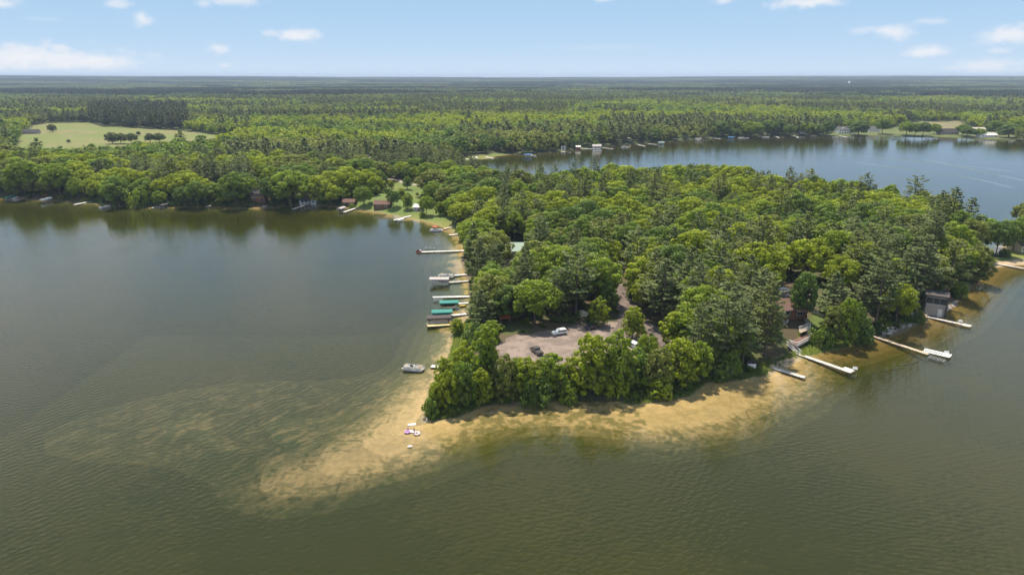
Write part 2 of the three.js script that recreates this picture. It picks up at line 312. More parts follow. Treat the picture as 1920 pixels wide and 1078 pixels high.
// ---------------------------------------------------------------- water: a rippled surface, and under it the murk that thickens with depth
{
  const N = 1024, r = rngOf(31), waves = [];
  for (let k = 0; k < 70; k++) {
    const m = Math.round(14 + 50 * Math.pow(r(), 1.3)), a = (r() - 0.5) * 1.5 - 0.35;     // crests run mostly across the view
    waves.push([Math.round(m * Math.sin(a)), Math.round(m * Math.cos(a)), r() * 6.283, (0.7 + 0.6 * r()) / Math.pow(m / 14, 0.45)]);
  }
  const sx = new Float32Array(N * N), sz = new Float32Array(N * N);
  for (const [kx, kz, ph, amp] of waves) for (let j = 0; j < N; j++) for (let i = 0; i < N; i++) {
    const c = amp * Math.cos((kx * i + kz * j) / N * 6.283185 + ph), n = Math.hypot(kx, kz) || 1;
    sx[j * N + i] += c * kx / n; sz[j * N + i] += c * kz / n;
  }
  let rms = 0;
  for (let k = 0; k < N * N; k++) rms += sx[k] * sx[k] + sz[k] * sz[k];
  rms = Math.sqrt(rms / (N * N));
  const S = 0.046 / rms;
  const ripples = texture(N, N, (u, v, c, i, j) => {
    const a = -sx[j * N + i] * S, b = -sz[j * N + i] * S, n = 1 / Math.hypot(a, b, 1);
    c[0] = a * n * 0.5 + 0.5; c[1] = b * n * 0.5 + 0.5; c[2] = n * 0.5 + 0.5;
  }, false);
  ripples.wrapS = ripples.wrapT = THREE.RepeatWrapping;
  const sheet = (y, x0, x1, z0, z1) => {
    const g = new THREE.PlaneGeometry(x1 - x0, z1 - z0, 40, 40); g.rotateX(-Math.PI / 2); g.translate((x0 + x1) / 2, y, (z0 + z1) / 2);
    const p = g.attributes.position, uv = g.attributes.uv;
    for (let i = 0; i < p.count; i++) uv.setXY(i, p.getX(i) / 26, -p.getZ(i) / 26);
    return g;
  };
  const X0 = -1700, X1 = 1700, Z0 = -1010, Z1 = 800;
  // calm under the wooded shores, more ruffled out in the open lake
  const bands = [[Z1, -150, 1.0], [-150, -185, 0.95], [-185, -220, 0.88], [-220, -260, 0.78], [-260, -300, 0.68], [-300, -340, 0.6], [-340, -380, 0.48], [-380, -700, 0.38], [-700, Z0, 0.45]];
  let water;
  const WATER = bands.map(([, , n]) => new THREE.MeshPhysicalMaterial({ color: lin(0.96, 0.93, 0.76), roughness: 0.03, transmission: 1, thickness: 0, ior: 1.333, normalMap: ripples, normalScale: new THREE.Vector2(n, n) }));
  bands.forEach(([z1, z0], k) => { const o = structure('lake_water', sheet(0, X0, X1, z0, z1), WATER[k]); water ??= o; });
  // low swells left behind by boats that have passed
  const wake = (path, k, high = 0.16, half = 2.2) => {
    const pts = new THREE.CatmullRomCurve3(path.map(([x, y]) => W3(x, y))).getSpacedPoints(90), pos = [], uv = [], idx = [], n = 7;
    pts.forEach((p, i) => {
      const t = pts[Math.min(i + 1, 90)].clone().sub(pts[Math.max(i - 1, 0)]).normalize(), fade = Math.sin(Math.PI * i / 90);
      for (let q = 0; q < n; q++) { const u = q / (n - 1) * 2 - 1, x = p.x - t.z * u * half, z = p.z + t.x * u * half; pos.push(x, 0.006 + high * fade * (Math.cos(u * Math.PI) * 0.5 + 0.5), z); uv.push(x / 26, -z / 26); }
      if (i) for (let q = 0; q < n - 1; q++) { const a = (i - 1) * n + q, b = i * n + q; idx.push(a, a + 1, b, b, a + 1, b + 1); }
    });
    const g = new THREE.BufferGeometry(); g.setAttribute('position', new THREE.Float32BufferAttribute(pos, 3)); g.setAttribute('uv', new THREE.Float32BufferAttribute(uv, 2)); g.setIndex(idx); g.computeVertexNormals();
    if (g.attributes.normal.getY(3) < 0) { for (let q = 0; q < idx.length; q += 3) [idx[q], idx[q + 1]] = [idx[q + 1], idx[q]]; g.setIndex(idx); g.computeVertexNormals(); }
    structure('boat_wake', g, WATER[k]);
  };
  const W3 = (x, y) => { const [a, b] = gp(x, y); return V3(a, b); }, V3 = (x, z) => new THREE.Vector3(x, 0, z);
  wake([[1610, 305], [1690, 316], [1760, 325], [1830, 336], [1900, 352]], 7, 0.3, 3.5); wake([[1740, 300], [1800, 313], [1870, 328], [1925, 340]], 7, 0.3, 3.5); wake([[1560, 286], [1680, 298], [1780, 308], [1900, 322]], 7, 0.2, 4);
  for (const [depth, share] of [[0.1, 0.06], [0.25, 0.08], [0.5, 0.13], [0.85, 0.16], [1.3, 0.2], [1.9, 0.26], [2.7, 0.32]]) {
    const m = new THREE.MeshPhysicalMaterial({ color: lin(0.036, 0.041, 0.0012), roughness: 1, specularIntensity: 0, transparent: true, opacity: share });
    const layer = new THREE.Mesh(sheet(-depth, X0, X1, Z0, Z1), m);
    layer.name = 'murk'; water.add(layer);
  }
}

// ---------------------------------------------------------------- trees: shapes
class Cards {                                   // many small leaf-sized faces in one geometry
  constructor() { this.p = []; this.n = []; this.c = []; this.i = []; }
  add(x, y, z, nx, ny, nz, ox, oy, oz, a, b, spin, tone, warm) {   // centre, face normal, outward direction, half sizes, spin, tone
    let ux, uy, uz;
    if (Math.abs(ny) < 0.9) { ux = -nz; uy = 0; uz = nx; } else { ux = 0; uy = nz; uz = -ny; }
    let l = 1 / (Math.hypot(ux, uy, uz) || 1); ux *= l; uy *= l; uz *= l;
    let vx = ny * uz - nz * uy, vy = nz * ux - nx * uz, vz = nx * uy - ny * ux;
    const c = Math.cos(spin), s = Math.sin(spin);
    const ax = (ux * c + vx * s) * a, ay = (uy * c + vy * s) * a, az = (uz * c + vz * s) * a, bx = (vx * c - ux * s) * b, by = (vy * c - uy * s) * b, bz = (vz * c - uz * s) * b;
    const k = this.p.length / 3;
    this.p.push(x - ax, y - ay, z - az, x - bx, y - by, z - bz, x + ax, y + ay, z + az, x + bx, y + by, z + bz);
    let mx = nx * 0.42 + ox * 0.85, my = ny * 0.42 + oy * 0.85, mz = nz * 0.42 + oz * 0.85; l = 1 / (Math.hypot(mx, my, mz) || 1); mx *= l; my *= l; mz *= l;
    for (let q = 0; q < 4; q++) { this.n.push(mx, my, mz); this.c.push(tone * warm, tone, tone * (2 - warm)); }
    this.i.push(k, k + 1, k + 2, k, k + 2, k + 3);
  }
  /** fits the crown to a height and a radius, so that feet and tops land where they are seen */
  fit(height, radius) {
    let top = 0, rs = [];
    for (let i = 0; i < this.p.length; i += 12) { top = Math.max(top, this.p[i + 1]); rs.push(Math.hypot(this.p[i], this.p[i + 2])); }
    rs.sort((a, b) => a - b);
    const ky = height / top, kr = radius / rs[Math.floor(rs.length * 0.96)];
    for (let i = 0; i < this.p.length; i += 3) { this.p[i] *= kr; this.p[i + 1] *= ky; this.p[i + 2] *= kr; }
    return this.build();
  }
  build() {
    const g = new THREE.BufferGeometry();
    g.setAttribute('position', new THREE.Float32BufferAttribute(this.p, 3)); g.setAttribute('normal', new THREE.Float32BufferAttribute(this.n, 3)); g.setAttribute('color', new THREE.Float32BufferAttribute(this.c, 3));
    g.setIndex(this.i);
    return g;
  }
}
const unit = (r) => { const y = r() * 2 - 1, a = r() * 6.2832, s = Math.sqrt(1 - y * y); return [Math.cos(a) * s, y, Math.sin(a) * s]; };
function lump(cards, r, cx, cy, cz, R, squash, count, size, crown, warm = 1) {       // a clump of leaves: a ragged ball whose outer side is dense
  const tone0 = 0.86 + 0.28 * r();
  for (let k = 0; k < count; k++) {
    const d = unit(r), o = [cx - crown[0], cy - crown[1], cz - crown[2]], ol = Math.hypot(...o) || 1;
    if ((d[0] * o[0] + d[1] * o[1] + d[2] * o[2]) / ol < -0.35 && r() < 0.8) continue;
    const rad = R * (0.72 + 0.36 * r());
    const j = unit(r), n = [d[0] + j[0] * 0.8, d[1] + j[1] * 0.8 + 0.25, d[2] + j[2] * 0.8], nl = 1 / (Math.hypot(...n) || 1);
    if (n[0] * d[0] + n[1] * d[1] + n[2] * d[2] < 0) { n[0] *= -1; n[1] *= -1; n[2] *= -1; }
    const s = size * (0.65 + 0.7 * r());
    cards.add(cx + d[0] * rad, cy + d[1] * rad * squash, cz + d[2] * rad, n[0] * nl, n[1] * nl, n[2] * nl, d[0], d[1], d[2], s, s * (0.5 + 0.35 * r()), r() * 6.28, tone0 * (0.82 + 0.36 * r()), warm * (0.94 + 0.12 * r()));
  }
}
/** a broadleaf crown: lumps over a dome; low = how far down the leaves reach (share of the height) */
function broadCrown(seed, { height = 17, radius = 6.2, low = 0.3, lumps = 40, per = 110, size = 0.42, peak = 1, loose = 0.25 }) {
  const r = rngOf(seed), cards = new Cards(), bottom = height * low, ry = (height - bottom) / 2, cy = bottom + ry * 0.92;
  for (let k = 0; k < lumps; k++) {
    const u = (k + 0.5) / lumps, y = 1 - 1.72 * u, a = k * 2.39996 + r() * 0.9, ring = Math.sqrt(Math.max(0, 1 - y * y)) * (y > 0 ? Math.pow(1 - y * 0.55 * (peak - 1), 1) : 1);
    const f = 0.78 + loose * (r() - 0.35), R = radius * (0.20 + 0.14 * r()) * Math.pow(40 / lumps, 0.4);
    const x = Math.cos(a) * ring * radius * f, z = Math.sin(a) * ring * radius * f, yy = cy + y * ry * (0.84 + 0.22 * r());
    lump(cards, r, x, yy, z, R, 0.8, per, size, [0, cy - ry * 0.2, 0], 1);
  }
  for (let k = 0; k < lumps * 5; k++) {         // leaves inside, so that the sky does not show straight through
    const d = unit(r), q = 0.62 * Math.cbrt(r());
    cards.add(d[0] * radius * q, cy + d[1] * ry * q, d[2] * radius * q, ...unit(r), ...d, size * 2, size * 1.5, r() * 6, 0.8 + 0.3 * r(), 1);
  }
  return cards.fit(height, radius);
}
/** a pine crown: whorls of flat branches with upturned tufts */
function pineCrown(seed, { height = 22, radius = 4.6, low = 0.22, tiers = 15, per = 6, tufts = 56, size = 0.4, point = 0.85, gap = 0.3 }) {
  const r = rngOf(seed), cards = new Cards(), base = height * low;
  for (let t = 0; t < tiers; t++) {
    const u = t / (tiers - 1), y0 = base + (height - base) * Math.pow(u, 0.92), reach = radius * Math.pow(1 - u * 0.96, point) * (0.35 + 0.65 * smooth(-0.05, 0.22, u)), n = Math.max(3, Math.round(per * (1 - 0.45 * u)));
    for (let b = 0; b < n; b++) {
      const a = (b + r() * 0.8) / n * 6.2832 + t * 1.9, L = Math.max(0.5, reach * (1 - gap + gap * 1.7 * r())), rise = 0.10 + 0.30 * u + 0.12 * (r() - 0.5), ca = Math.cos(a), sa = Math.sin(a), tone0 = 0.86 + 0.28 * r();
      const m = Math.max(7, Math.round(tufts * (0.35 + 0.65 * L / radius)));
      for (let k = 0; k < m; k++) {
        const s = 0.16 + 0.84 * Math.sqrt(r()), side = (r() - 0.5) * (0.30 + 0.5 * Math.sin(s * 2.6)) * L * 0.75;
        const x = ca * L * s - sa * side, z = sa * L * s + ca * side, y = y0 + L * (rise * s - 0.12 * s * s + 0.16 * s * s * s) + (r() - 0.35) * 0.32;
        const j = unit(r), nn = [ca * 0.35 + j[0] * 0.75, 0.8 + j[1] * 0.5, sa * 0.35 + j[2] * 0.75], l = 1 / Math.hypot(...nn), o = [ca * 0.55 * s, 0.83, sa * 0.55 * s];
        const z0 = size * (0.7 + 0.7 * r());
        cards.add(x, y, z, nn[0] * l, nn[1] * l, nn[2] * l, ...o, z0, z0 * (0.32 + 0.25 * r()), r() * 6.28, tone0 * (0.8 + 0.4 * r()), 0.95 + 0.1 * r());
      }
    }
  }
  for (let k = 0; k < 40; k++) cards.add((r() - 0.5) * 0.5, height * (0.93 + 0.05 * r()), (r() - 0.5) * 0.5, ...unit(r), 0, 1, 0, size * 0.8, size * 0.3, r() * 6, 0.9 + 0.2 * r(), 1);
  return cards.build();
}
function limb(a, b, ra, rb, sides = 6) {
  const v = new THREE.Vector3().subVectors(b, a), g = new THREE.CylinderGeometry(rb, ra, v.length(), sides, 1, true);
  g.applyQuaternion(new THREE.Quaternion().setFromUnitVectors(new THREE.Vector3(0, 1, 0), v.clone().normalize()));
  g.translate((a.x + b.x) / 2, (a.y + b.y) / 2, (a.z + b.z) / 2);
  return g;
}
const V = (x, y, z) => new THREE.Vector3(x, y, z);
function trunk(seed, height, radius, split, spread) {
  const r = rngOf(seed), list = [limb(V(0, -0.6, 0), V(0, height * split, 0), radius, radius * 0.72, 8)], top = V(0, height * split, 0);
  if (spread > 0) for (let k = 0; k < 5; k++) {
    const a = k * 1.2566 + r(), e = V(Math.cos(a) * spread * (0.5 + 0.4 * r()), height * (split + 0.25 + 0.25 * r()), Math.sin(a) * spread * (0.5 + 0.4 * r()));
    list.push(limb(top.clone().setY(top.y * (0.8 + 0.2 * r())), e, radius * 0.5, radius * 0.16, 5));
  }
  list.push(limb(top, V(0, height * 0.93, 0), radius * 0.72, radius * 0.1, 6));
  return mergeGeometries(list.map(plain));
}
const leafMaterial = (r, g, b, through = 0.4) => new THREE.MeshPhysicalMaterial({ color: lin(r, g, b), roughness: 0.95, transmission: through, thickness: 0, specularIntensity: 0.25, vertexColors: true, side: THREE.DoubleSide });
const BARK = mat(0.11, 0.085, 0.065, 0.95), PALE_BARK = mat(0.42, 0.40, 0.36, 0.9);

// shapes of each kind, near and farther off
const BROAD = [
  { height: 17, radius: 6.3, low: 0.26 }, { height: 16, radius: 7.0, low: 0.3, lumps: 44 }, { height: 18, radius: 5.6, low: 0.24 }, { height: 15, radius: 6.0, low: 0.2, loose: 0.4 }, { height: 18, radius: 6.6, low: 0.3, lumps: 46, loose: 0.35 }, { height: 16, radius: 5.2, low: 0.16, lumps: 34, loose: 0.3 },
].map((s, k) => ({ ...s, crown: broadCrown(100 + k, s), trunk: trunk(300 + k, s.height, 0.32, 0.32, s.radius), far: broadCrown(200 + k, { ...s, lumps: 15, per: 15, size: 1.15 }) }));
const PINES = [
  { height: 21, radius: 5.8, low: 0.2, point: 0.62 }, { height: 23, radius: 6.0, low: 0.26, tiers: 15, gap: 0.45, point: 0.6 }, { height: 20, radius: 6.2, low: 0.2, point: 0.5, gap: 0.4, tiers: 13 }, { height: 19, radius: 5.2, low: 0.16, point: 0.7 }, { height: 22, radius: 6.4, low: 0.3, point: 0.45, tiers: 12, gap: 0.5 },
].map((s, k) => ({ ...s, crown: pineCrown(400 + k, s), trunk: trunk(500 + k, s.height, 0.3, 0.6, 0), far: pineCrown(450 + k, { ...s, tiers: 9, per: 7, tufts: 9, size: 1.2 }) }));
// slim young trees and lakeside bushes: leafy to the ground
const POPLARS = [
  { height: 11, radius: 3.0, low: 0.04, lumps: 60, per: 62, size: 0.27, loose: 0.6 }, { height: 12, radius: 3.4, low: 0.03, lumps: 66, per: 62, size: 0.27, loose: 0.45 }, { height: 10, radius: 3.3, low: 0.02, lumps: 58, per: 62, size: 0.27, loose: 0.55 },
].map((s, k) => ({ ...s, crown: broadCrown(600 + k, s), trunk: trunk(620 + k, s.height, 0.16, 0.3, s.radius * 0.8) }));
const BUSHES = [
  { height: 3.4, radius: 2.3, low: -0.1, lumps: 16, per: 80, size: 0.26, loose: 0.4 }, { height: 2.6, radius: 2.4, low: -0.1, lumps: 16, per: 80, size: 0.24, loose: 0.5 },
].map((s, k) => ({ ...s, crown: broadCrown(640 + k, s), trunk: trunk(660 + k, s.height, 0.07, 0.3, s.radius * 0.7) }));
const SPRUCES = [{ height: 15, radius: 2.9, low: 0.05, tiers: 17, per: 7, tufts: 26, size: 0.36, point: 1.05, gap: 0.2 }].map((s, k) => ({ ...s, crown: pineCrown(680 + k, s), trunk: trunk(690 + k, s.height, 0.2, 0.6, 0) }));

const TINT = {
  broad: [['lime green', leafMaterial(0.275, 0.340, 0.015, 0.5)], ['bright green', leafMaterial(0.215, 0.300, 0.020, 0.5)], ['mid green', leafMaterial(0.160, 0.245, 0.026, 0.5)], ['deep green', leafMaterial(0.118, 0.192, 0.030, 0.5)], ['olive green', leafMaterial(0.200, 0.235, 0.042, 0.5)]],
  pine: [['dark green', leafMaterial(0.118, 0.155, 0.052, 0.35)], ['grey-green', leafMaterial(0.138, 0.175, 0.062, 0.35)], ['dull green', leafMaterial(0.152, 0.185, 0.048, 0.35)]],
};

// ---------------------------------------------------------------- trees: places
const trees = [];                                // { kind, shape, tint, x, y, z, scale, wide, label, group }
function topOf(px, py, x, z) { const [, b, c] = ray(px, py); return EYE + b * (z / c); }
/** a tree whose foot and top are seen at these places in the photograph */
function treeAt(kind, px, footY, topY, widthPx, tint, label, set) {
  const p = gpt(px, footY), top = topOf(px, topY, p.x, p.z), shapes = set ?? { pine_tree: PINES, broadleaf_tree: BROAD, poplar_tree: POPLARS, shrub: BUSHES, spruce_tree: SPRUCES }[kind];
  const k = trees.length % shapes.length, s = shapes[k], depth = toPixel(p.x, p.y + 5, p.z)[2], scale = Math.max(0.15, (top - p.y) / s.height), wide = (widthPx / FOCAL * depth / 2) / s.radius;
  trees.push({ kind, shape: s, tint, x: p.x, y: p.y, z: p.z, scale, wide: clamp(wide / scale, 0.6, 1.7), label, own: true });
}
const B = (n) => TINT.broad[n], Q = (n) => TINT.pine[n];
// the row between the beach and the gravel lot, from the sand spit to the right
for (const [x, f, t, w, n, kind, label] of [
  [808, 781, 745, 34, 2, 'shrub', 'small bush at the very tip of the sand spit'],
  [818, 770, 715, 34, 1, 'poplar_tree', 'slim young tree standing nearest the tip of the sand spit'],
  [842, 768, 690, 48, 0, 'poplar_tree', 'yellow-green young tree beside the short dock by the spit'],
  [834, 738, 668, 40, 1, 'poplar_tree', 'young tree at the water beside the short white dock'],
  [868, 762, 676, 56, 3, 'poplar_tree', 'dark leafy tree in the row above the sand spit'],
  [872, 728, 640, 62, 1, 'poplar_tree', 'rounded bright tree on the shore left of the parked pickup'],
  [912, 738, 607, 62, 2, 'poplar_tree', 'tallest pale poplar left of the gravel lot'],
  [902, 760, 690, 50, 1, 'poplar_tree', 'bushy young tree in front of the tallest pale poplar'],
  [946, 752, 664, 64, 4, 'poplar_tree', 'yellowish tree in the beach row below the parked pickup'],
  [985, 752, 668, 52, 1, 'poplar_tree', 'upright young tree directly below the parked pickup'],
  [1034, 746, 660, 66, 2, 'poplar_tree', 'wide leafy tree in the middle of the beach row'],
  [1002, 757, 705, 46, 3, 'shrub', 'dark bush under the middle of the beach row'],
  [1064, 754, 712, 40, 1, 'shrub', 'bright bush beside the reeds, left of the largest beach tree'],
  [1106, 742, 624, 84, 1, 'poplar_tree', 'largest tree of the beach row, hiding the right of the lot'],
  [1152, 736, 618, 84, 2, 'poplar_tree', 'big dark tree right of the largest beach row tree'],
  [1150, 745, 705, 50, 0, 'shrub', 'pale bush above the reeds'],
  [1192, 728, 652, 60, 3, 'poplar_tree', 'shaded tree below the white estate car'],
  [1232, 732, 650, 66, 4, 'poplar_tree', 'brownish green tree at the grassy point'],
  [1238, 742, 703, 58, 0, 'shrub', 'round bush in front of the grassy point'],
  [1272, 722, 632, 78, 1, 'poplar_tree', 'leafy tree left of the two large shore pines'],
  [1308, 716, 636, 64, 2, 'poplar_tree', 'tree at the end of the beach row by the bare sand'],
  [1346, 706, 655, 70, 3, 'shrub', 'tall dark bush under the large shore pine'],
  [1370, 703, 655, 40, 2, 'shrub', 'leafy bush left of the white shed'],
  [1012, 738, 672, 48, 1, 'poplar_tree', 'bright slim tree below the gap beside the pickup'], [966, 744, 672, 46, 2, 'poplar_tree', 'slim tree in the beach row left of the pickup gap'], [1070, 738, 668, 50, 1, 'poplar_tree', 'leafy tree left of the largest beach row tree'], [1140, 588, 535, 40, 2, 'broadleaf_tree', 'rounded tree overhanging the left side of the drive'], [1206, 580, 520, 56, 0, 'broadleaf_tree', 'lime tree overhanging the right side of the drive'], [1186, 634, 573, 46, 1, 'poplar_tree', 'single young tree standing between the lot and the drive'],
  [1122, 610, 556, 46, 1, 'poplar_tree', 'young tree behind the dark saloon'],
  [1262, 652, 584, 58, 1, 'poplar_tree', 'bright young tree right of the paved drive'],
  [1212, 668, 628, 34, 1, 'shrub', 'small bush beside the white estate car'],
  [858, 628, 596, 34, 0, 'poplar_tree', 'yellow-green willow-like tree over the tan dock'],
  [893, 648, 606, 62, 3, 'shrub', 'dark bush between the tan dock and the gravel lot'],
  [922, 640, 600, 44, 2, 'poplar_tree', 'slender tree at the left corner of the gravel lot'],
  // by the cottage and the right shore
  [1502, 600, 508, 54, 3, 'broadleaf_tree', 'dark rounded tree in front of the brown-roofed cottage'],
  [1556, 646, 572, 44, 4, 'poplar_tree', 'wispy tree on the bank nearest the white deck'],
  [1584, 648, 556, 48, 2, 'poplar_tree', 'taller tree on the bank right of the white deck'],
  [1602, 640, 566, 40, 3, 'poplar_tree', 'dark slim tree on the bank above the shaded shallows'],
  // round the lakeside lawn
  [682, 386, 348, 38, 2, 'broadleaf_tree', 'tree between the two brown cabins'], [738, 389, 356, 30, 3, 'broadleaf_tree', 'dark tree right of the brown log cabin'], [765, 392, 360, 24, 2, 'poplar_tree', 'upright tree left of the small grey shed'], [700, 366, 345, 30, 1, 'broadleaf_tree', 'tree behind the brown log cabin'],
  [800, 404, 366, 34, 1, 'broadleaf_tree', 'bright tree in front of the small grey shed'], [812, 378, 340, 44, 1, 'broadleaf_tree', 'tall tree behind the small grey shed'], [826, 404, 378, 24, 2, 'poplar_tree', 'slim tree at the right end of the lawn'], [620, 386, 346, 52, 0, 'broadleaf_tree', 'bright round tree left of the small brown cabin'], [598, 384, 328, 64, 0, 'broadleaf_tree', 'large yellow-green tree beside the white cottage'], [545, 387, 318, 84, 1, 'broadleaf_tree', 'biggest rounded tree on the left mainland shore'], [510, 382, 330, 50, 3, 'broadleaf_tree', 'dark tree right of the dark two-storey house'], [442, 388, 322, 56, 2, 'broadleaf_tree', 'broad tree left of the dark two-storey house'], [720, 352, 338, 12, 1, 'poplar_tree', 'small round tree beside the gravel road'], [733, 354, 338, 14, 1, 'poplar_tree', 'second small round tree beside the gravel road'], [764, 355, 330, 20, 2, 'broadleaf_tree', 'tree where the gravel road meets the lawn'], [670, 372, 352, 22, 1, 'poplar_tree', 'young tree behind the small brown cabin'], [752, 372, 352, 20, 0, 'poplar_tree', 'young tree in the middle of the lawn'],
  [660, 391, 381, 14, 1, 'shrub', 'round shrub in front of the small brown cabin'], [792, 408, 396, 14, 1, 'shrub', 'shrub on the shore below the small grey shed'], [370, 388, 338, 44, 2, 'broadleaf_tree', 'grey-green tree over the left mainland bank'], [222, 386, 328, 60, 2, 'broadleaf_tree', 'rounded tree right of the white pontoon boat'], [146, 374, 332, 34, 1, 'broadleaf_tree', 'bright tree above the plain white dock'], [112, 368, 305, 60, 1, 'broadleaf_tree', 'tall tree above the white-canopied lift'], [46, 366, 294, 66, 1, 'broadleaf_tree', 'large tree above the green-canopied lift'], [260, 388, 352, 30, 1, 'shrub', 'leafy bush on the shore below the left clearing'], [345, 388, 350, 40, 3, 'broadleaf_tree', 'dark tree right of the black boat lift'],
  [1540, 650, 612, 44, 2, 'shrub', 'bush on the bank right of the white railing'],
  [1612, 640, 590, 60, 3, 'shrub', 'tall bush on the bank left of the dock with the lift'],
  [1680, 608, 530, 74, 0, 'broadleaf_tree', 'bright lime maple leaning over the rocks by the boathouse'],
  [1722, 606, 582, 26, 3, 'shrub', 'dark bush beside the boathouse steps'],
  [1800, 558, 530, 34, 2, 'shrub', 'bush at the waterline right of the boathouse'],
  [1832, 532, 460, 56, 4, 'poplar_tree', 'pale drooping tree at the corner before the right beach'],
  [1884, 482, 466, 26, 3, 'shrub', 'clipped dark bush on the lawn above the right beach'],
  [1900, 470, 408, 60, 2, 'broadleaf_tree', 'rounded tree at the right edge above the lawn'],
  [1868, 480, 412, 60, 3, 'broadleaf_tree', 'deep green tree left of the right lawn'],
]) treeAt(kind, x, f, t, w * 0.92, B(kind === 'poplar_tree' && n > 0 && n < 4 ? n - 1 : n), label);
for (const [x, f, t, w, n, label] of [
  [1352, 694, 533, 112, 1, 'large grey-green pine beside the white shed'], [1434, 668, 524, 80, 2, 'tall pine directly left of the cottage roof'], [1392, 690, 580, 70, 0, 'dark pine between the two large shore pines'], [1310, 690, 570, 70, 1, 'shorter pine behind the beach row, right end'],
  [1556, 612, 512, 78, 1, 'pale pine behind the grey fence'], [1642, 612, 474, 96, 0, 'tall pine on the bank above the dock with the lift'], [1610, 605, 520, 70, 1, 'pine left of the tall bank pine'], [1722, 566, 444, 96, 1, 'tall pine rising behind the boathouse'], [1776, 556, 452, 84, 2, 'pine on the shore right of the boathouse'], [1685, 590, 470, 70, 0, 'dark pine behind the bright lime maple'],
  [1080, 592, 468, 100, 1, 'large spreading pine behind the dark saloon'], [1242, 606, 488, 96, 1, 'broad pine right of the paved drive'], [1300, 622, 500, 80, 0, 'dark pine right of the bright young drive tree'], [1046, 600, 508, 62, 0, 'dark pine behind the white estate van'], [902, 618, 545, 74, 0, 'low dark pine at the boat docks'],
]) treeAt('pine_tree', x, f, t, w, Q(n), label);

for (const [x, f, t, w, label] of [[210, 270, 247, 26, 'leftmost of the dark pines standing in the meadow'], [226, 270, 249, 24, 'second dark pine in the meadow from the left'], [246, 270, 249, 24, 'dark pine right of the first meadow pair'], [281, 268, 249, 26, 'left one of the right-hand meadow pine pair'], [298, 267, 249, 24, 'right one of the right-hand meadow pine pair'], [259, 255, 246, 9, 'small dark bush-like pine in the middle of the meadow'], [97, 248, 232, 16, 'single rounded dark tree on the left of the meadow'], [128, 269, 261, 7, 'tiny pine at the near edge of the meadow']]) treeAt('spruce_tree', x, f, t, w, Q(0), label, BROAD);

// no trees here
const pathDistance = (path, x, z) => { let b = 1e9; for (let i = 1; i < path.length; i++) { const [ax, az] = path[i - 1], bx = path[i][0] - ax, bz = path[i][1] - az, t = clamp(((x - ax) * bx + (z - az) * bz) / (bx * bx + bz * bz)); b = Math.min(b, Math.hypot(x - ax - bx * t, z - az - bz * t)); } return b; };
const ROADS = [
  { path: DRIVE, width: 7 }, { path: DRIVE2, width: 5 },
  { path: pxs([[690, 276], [694, 284], [690, 296], [696, 306], [690, 318], [704, 330], [706, 338], [740, 344], [770, 352], [800, 352]], 1.6), width: 6 },
];
const FIELDS = {
  meadow: pxs([[20, 304], [36, 256], [62, 235], [90, 230], [165, 229], [190, 237], [300, 243], [330, 244], [430, 255], [440, 272], [330, 290], [200, 302], [120, 304]], 2),
  clearing: pxs([[1725, 228], [1800, 226], [1812, 235], [1790, 243], [1730, 240]], 2),
  far: pxs([[1645, 180], [1755, 183], [1758, 187], [1650, 184]], 2),
  far2: pxs([[1585, 161], [1622, 162], [1622, 164], [1585, 163]], 2),
  lawn: pxs([[1555, 254], [1560, 248], [1640, 245], [1700, 236], [1725, 226], [1735, 243], [1790, 243], [1815, 238], [1840, 246], [1925, 250], [1930, 262], [1860, 260.5], [1800, 257.5], [1720, 255], [1640, 253.5]], 1),
};
const CLEAR = [
  pxs([[785, 800], [830, 640], [868, 598], [925, 640], [940, 690], [1000, 708], [1180, 690], [1215, 660], [1300, 676], [1345, 690], [1340, 725], [1180, 770], [900, 780]], 0.8),
  LOT, pxs([[1440, 690], [1400, 665], [1440, 640], [1455, 590], [1460, 540], [1500, 545], [1560, 575], [1620, 592], [1590, 650], [1500, 672]], 4),
  pxs([[1640, 636], [1690, 600], [1740, 590], [1735, 560], [1790, 540], [1800, 570], [1740, 605], [1690, 630]], 3), pxs([[640, 390], [660, 380], [700, 376], [750, 370], [790, 374], [812, 388], [845, 412], [862, 432], [840, 432], [800, 418], [700, 398]], 1), pxs([[722, 352], [745, 346], [790, 352], [792, 370], [740, 372]], 1), LAWNS[1], LAWNS[2], LAWNS[3], LAWNS[9], pxs([[938, 478], [950, 455], [985, 452], [990, 478], [988, 520], [946, 522]], 3),
  ...Object.values(FIELDS), pxs([[480, 386], [478, 352], [500, 350], [505, 386]], 2), pxs([[566, 386], [560, 366], [600, 366], [600, 386]], 2),
];
const clearBox = CLEAR.map((p) => [Math.min(...p.map((q) => q[0])) - 5, Math.max(...p.map((q) => q[0])) + 5, Math.min(...p.map((q) => q[1])) - 5, Math.max(...p.map((q) => q[1])) + 5]);
function blocked(x, z, room) {
  for (let k = 0; k < CLEAR.length; k++) { const b = clearBox[k]; if (x > b[0] && x < b[1] && z > b[2] && z < b[3] && (inside(CLEAR[k], x, z) || toEdge(CLEAR[k], x, z) < room)) return true; }
  for (const r of ROADS) if (pathDistance(r.path, x, z) < r.width / 2 + room * 0.3) return true;
  return false;
}
const cells = new Map(), cellKey = (x, z) => `${Math.floor(x / 10)},${Math.floor(z / 10)}`;
const put = (t) => { const k = cellKey(t.x, t.z); if (!cells.has(k)) cells.set(k, []); cells.get(k).push(t); };
trees.forEach(put);
const crowded = (x, z, room) => { for (let i = -1; i < 2; i++) for (let j = -1; j < 2; j++) for (const t of cells.get(cellKey(x + i * 10, z + j * 10)) ?? []) if (Math.hypot(t.x - x, t.z - z) < (t.kind === 'shrub' ? 2.5 : room)) return true; return false; };
const PENINSULA_BACK = -525;
const onPeninsula = (x, z) => z > PENINSULA_BACK && (x > -5 || z > -345) && x > -60;
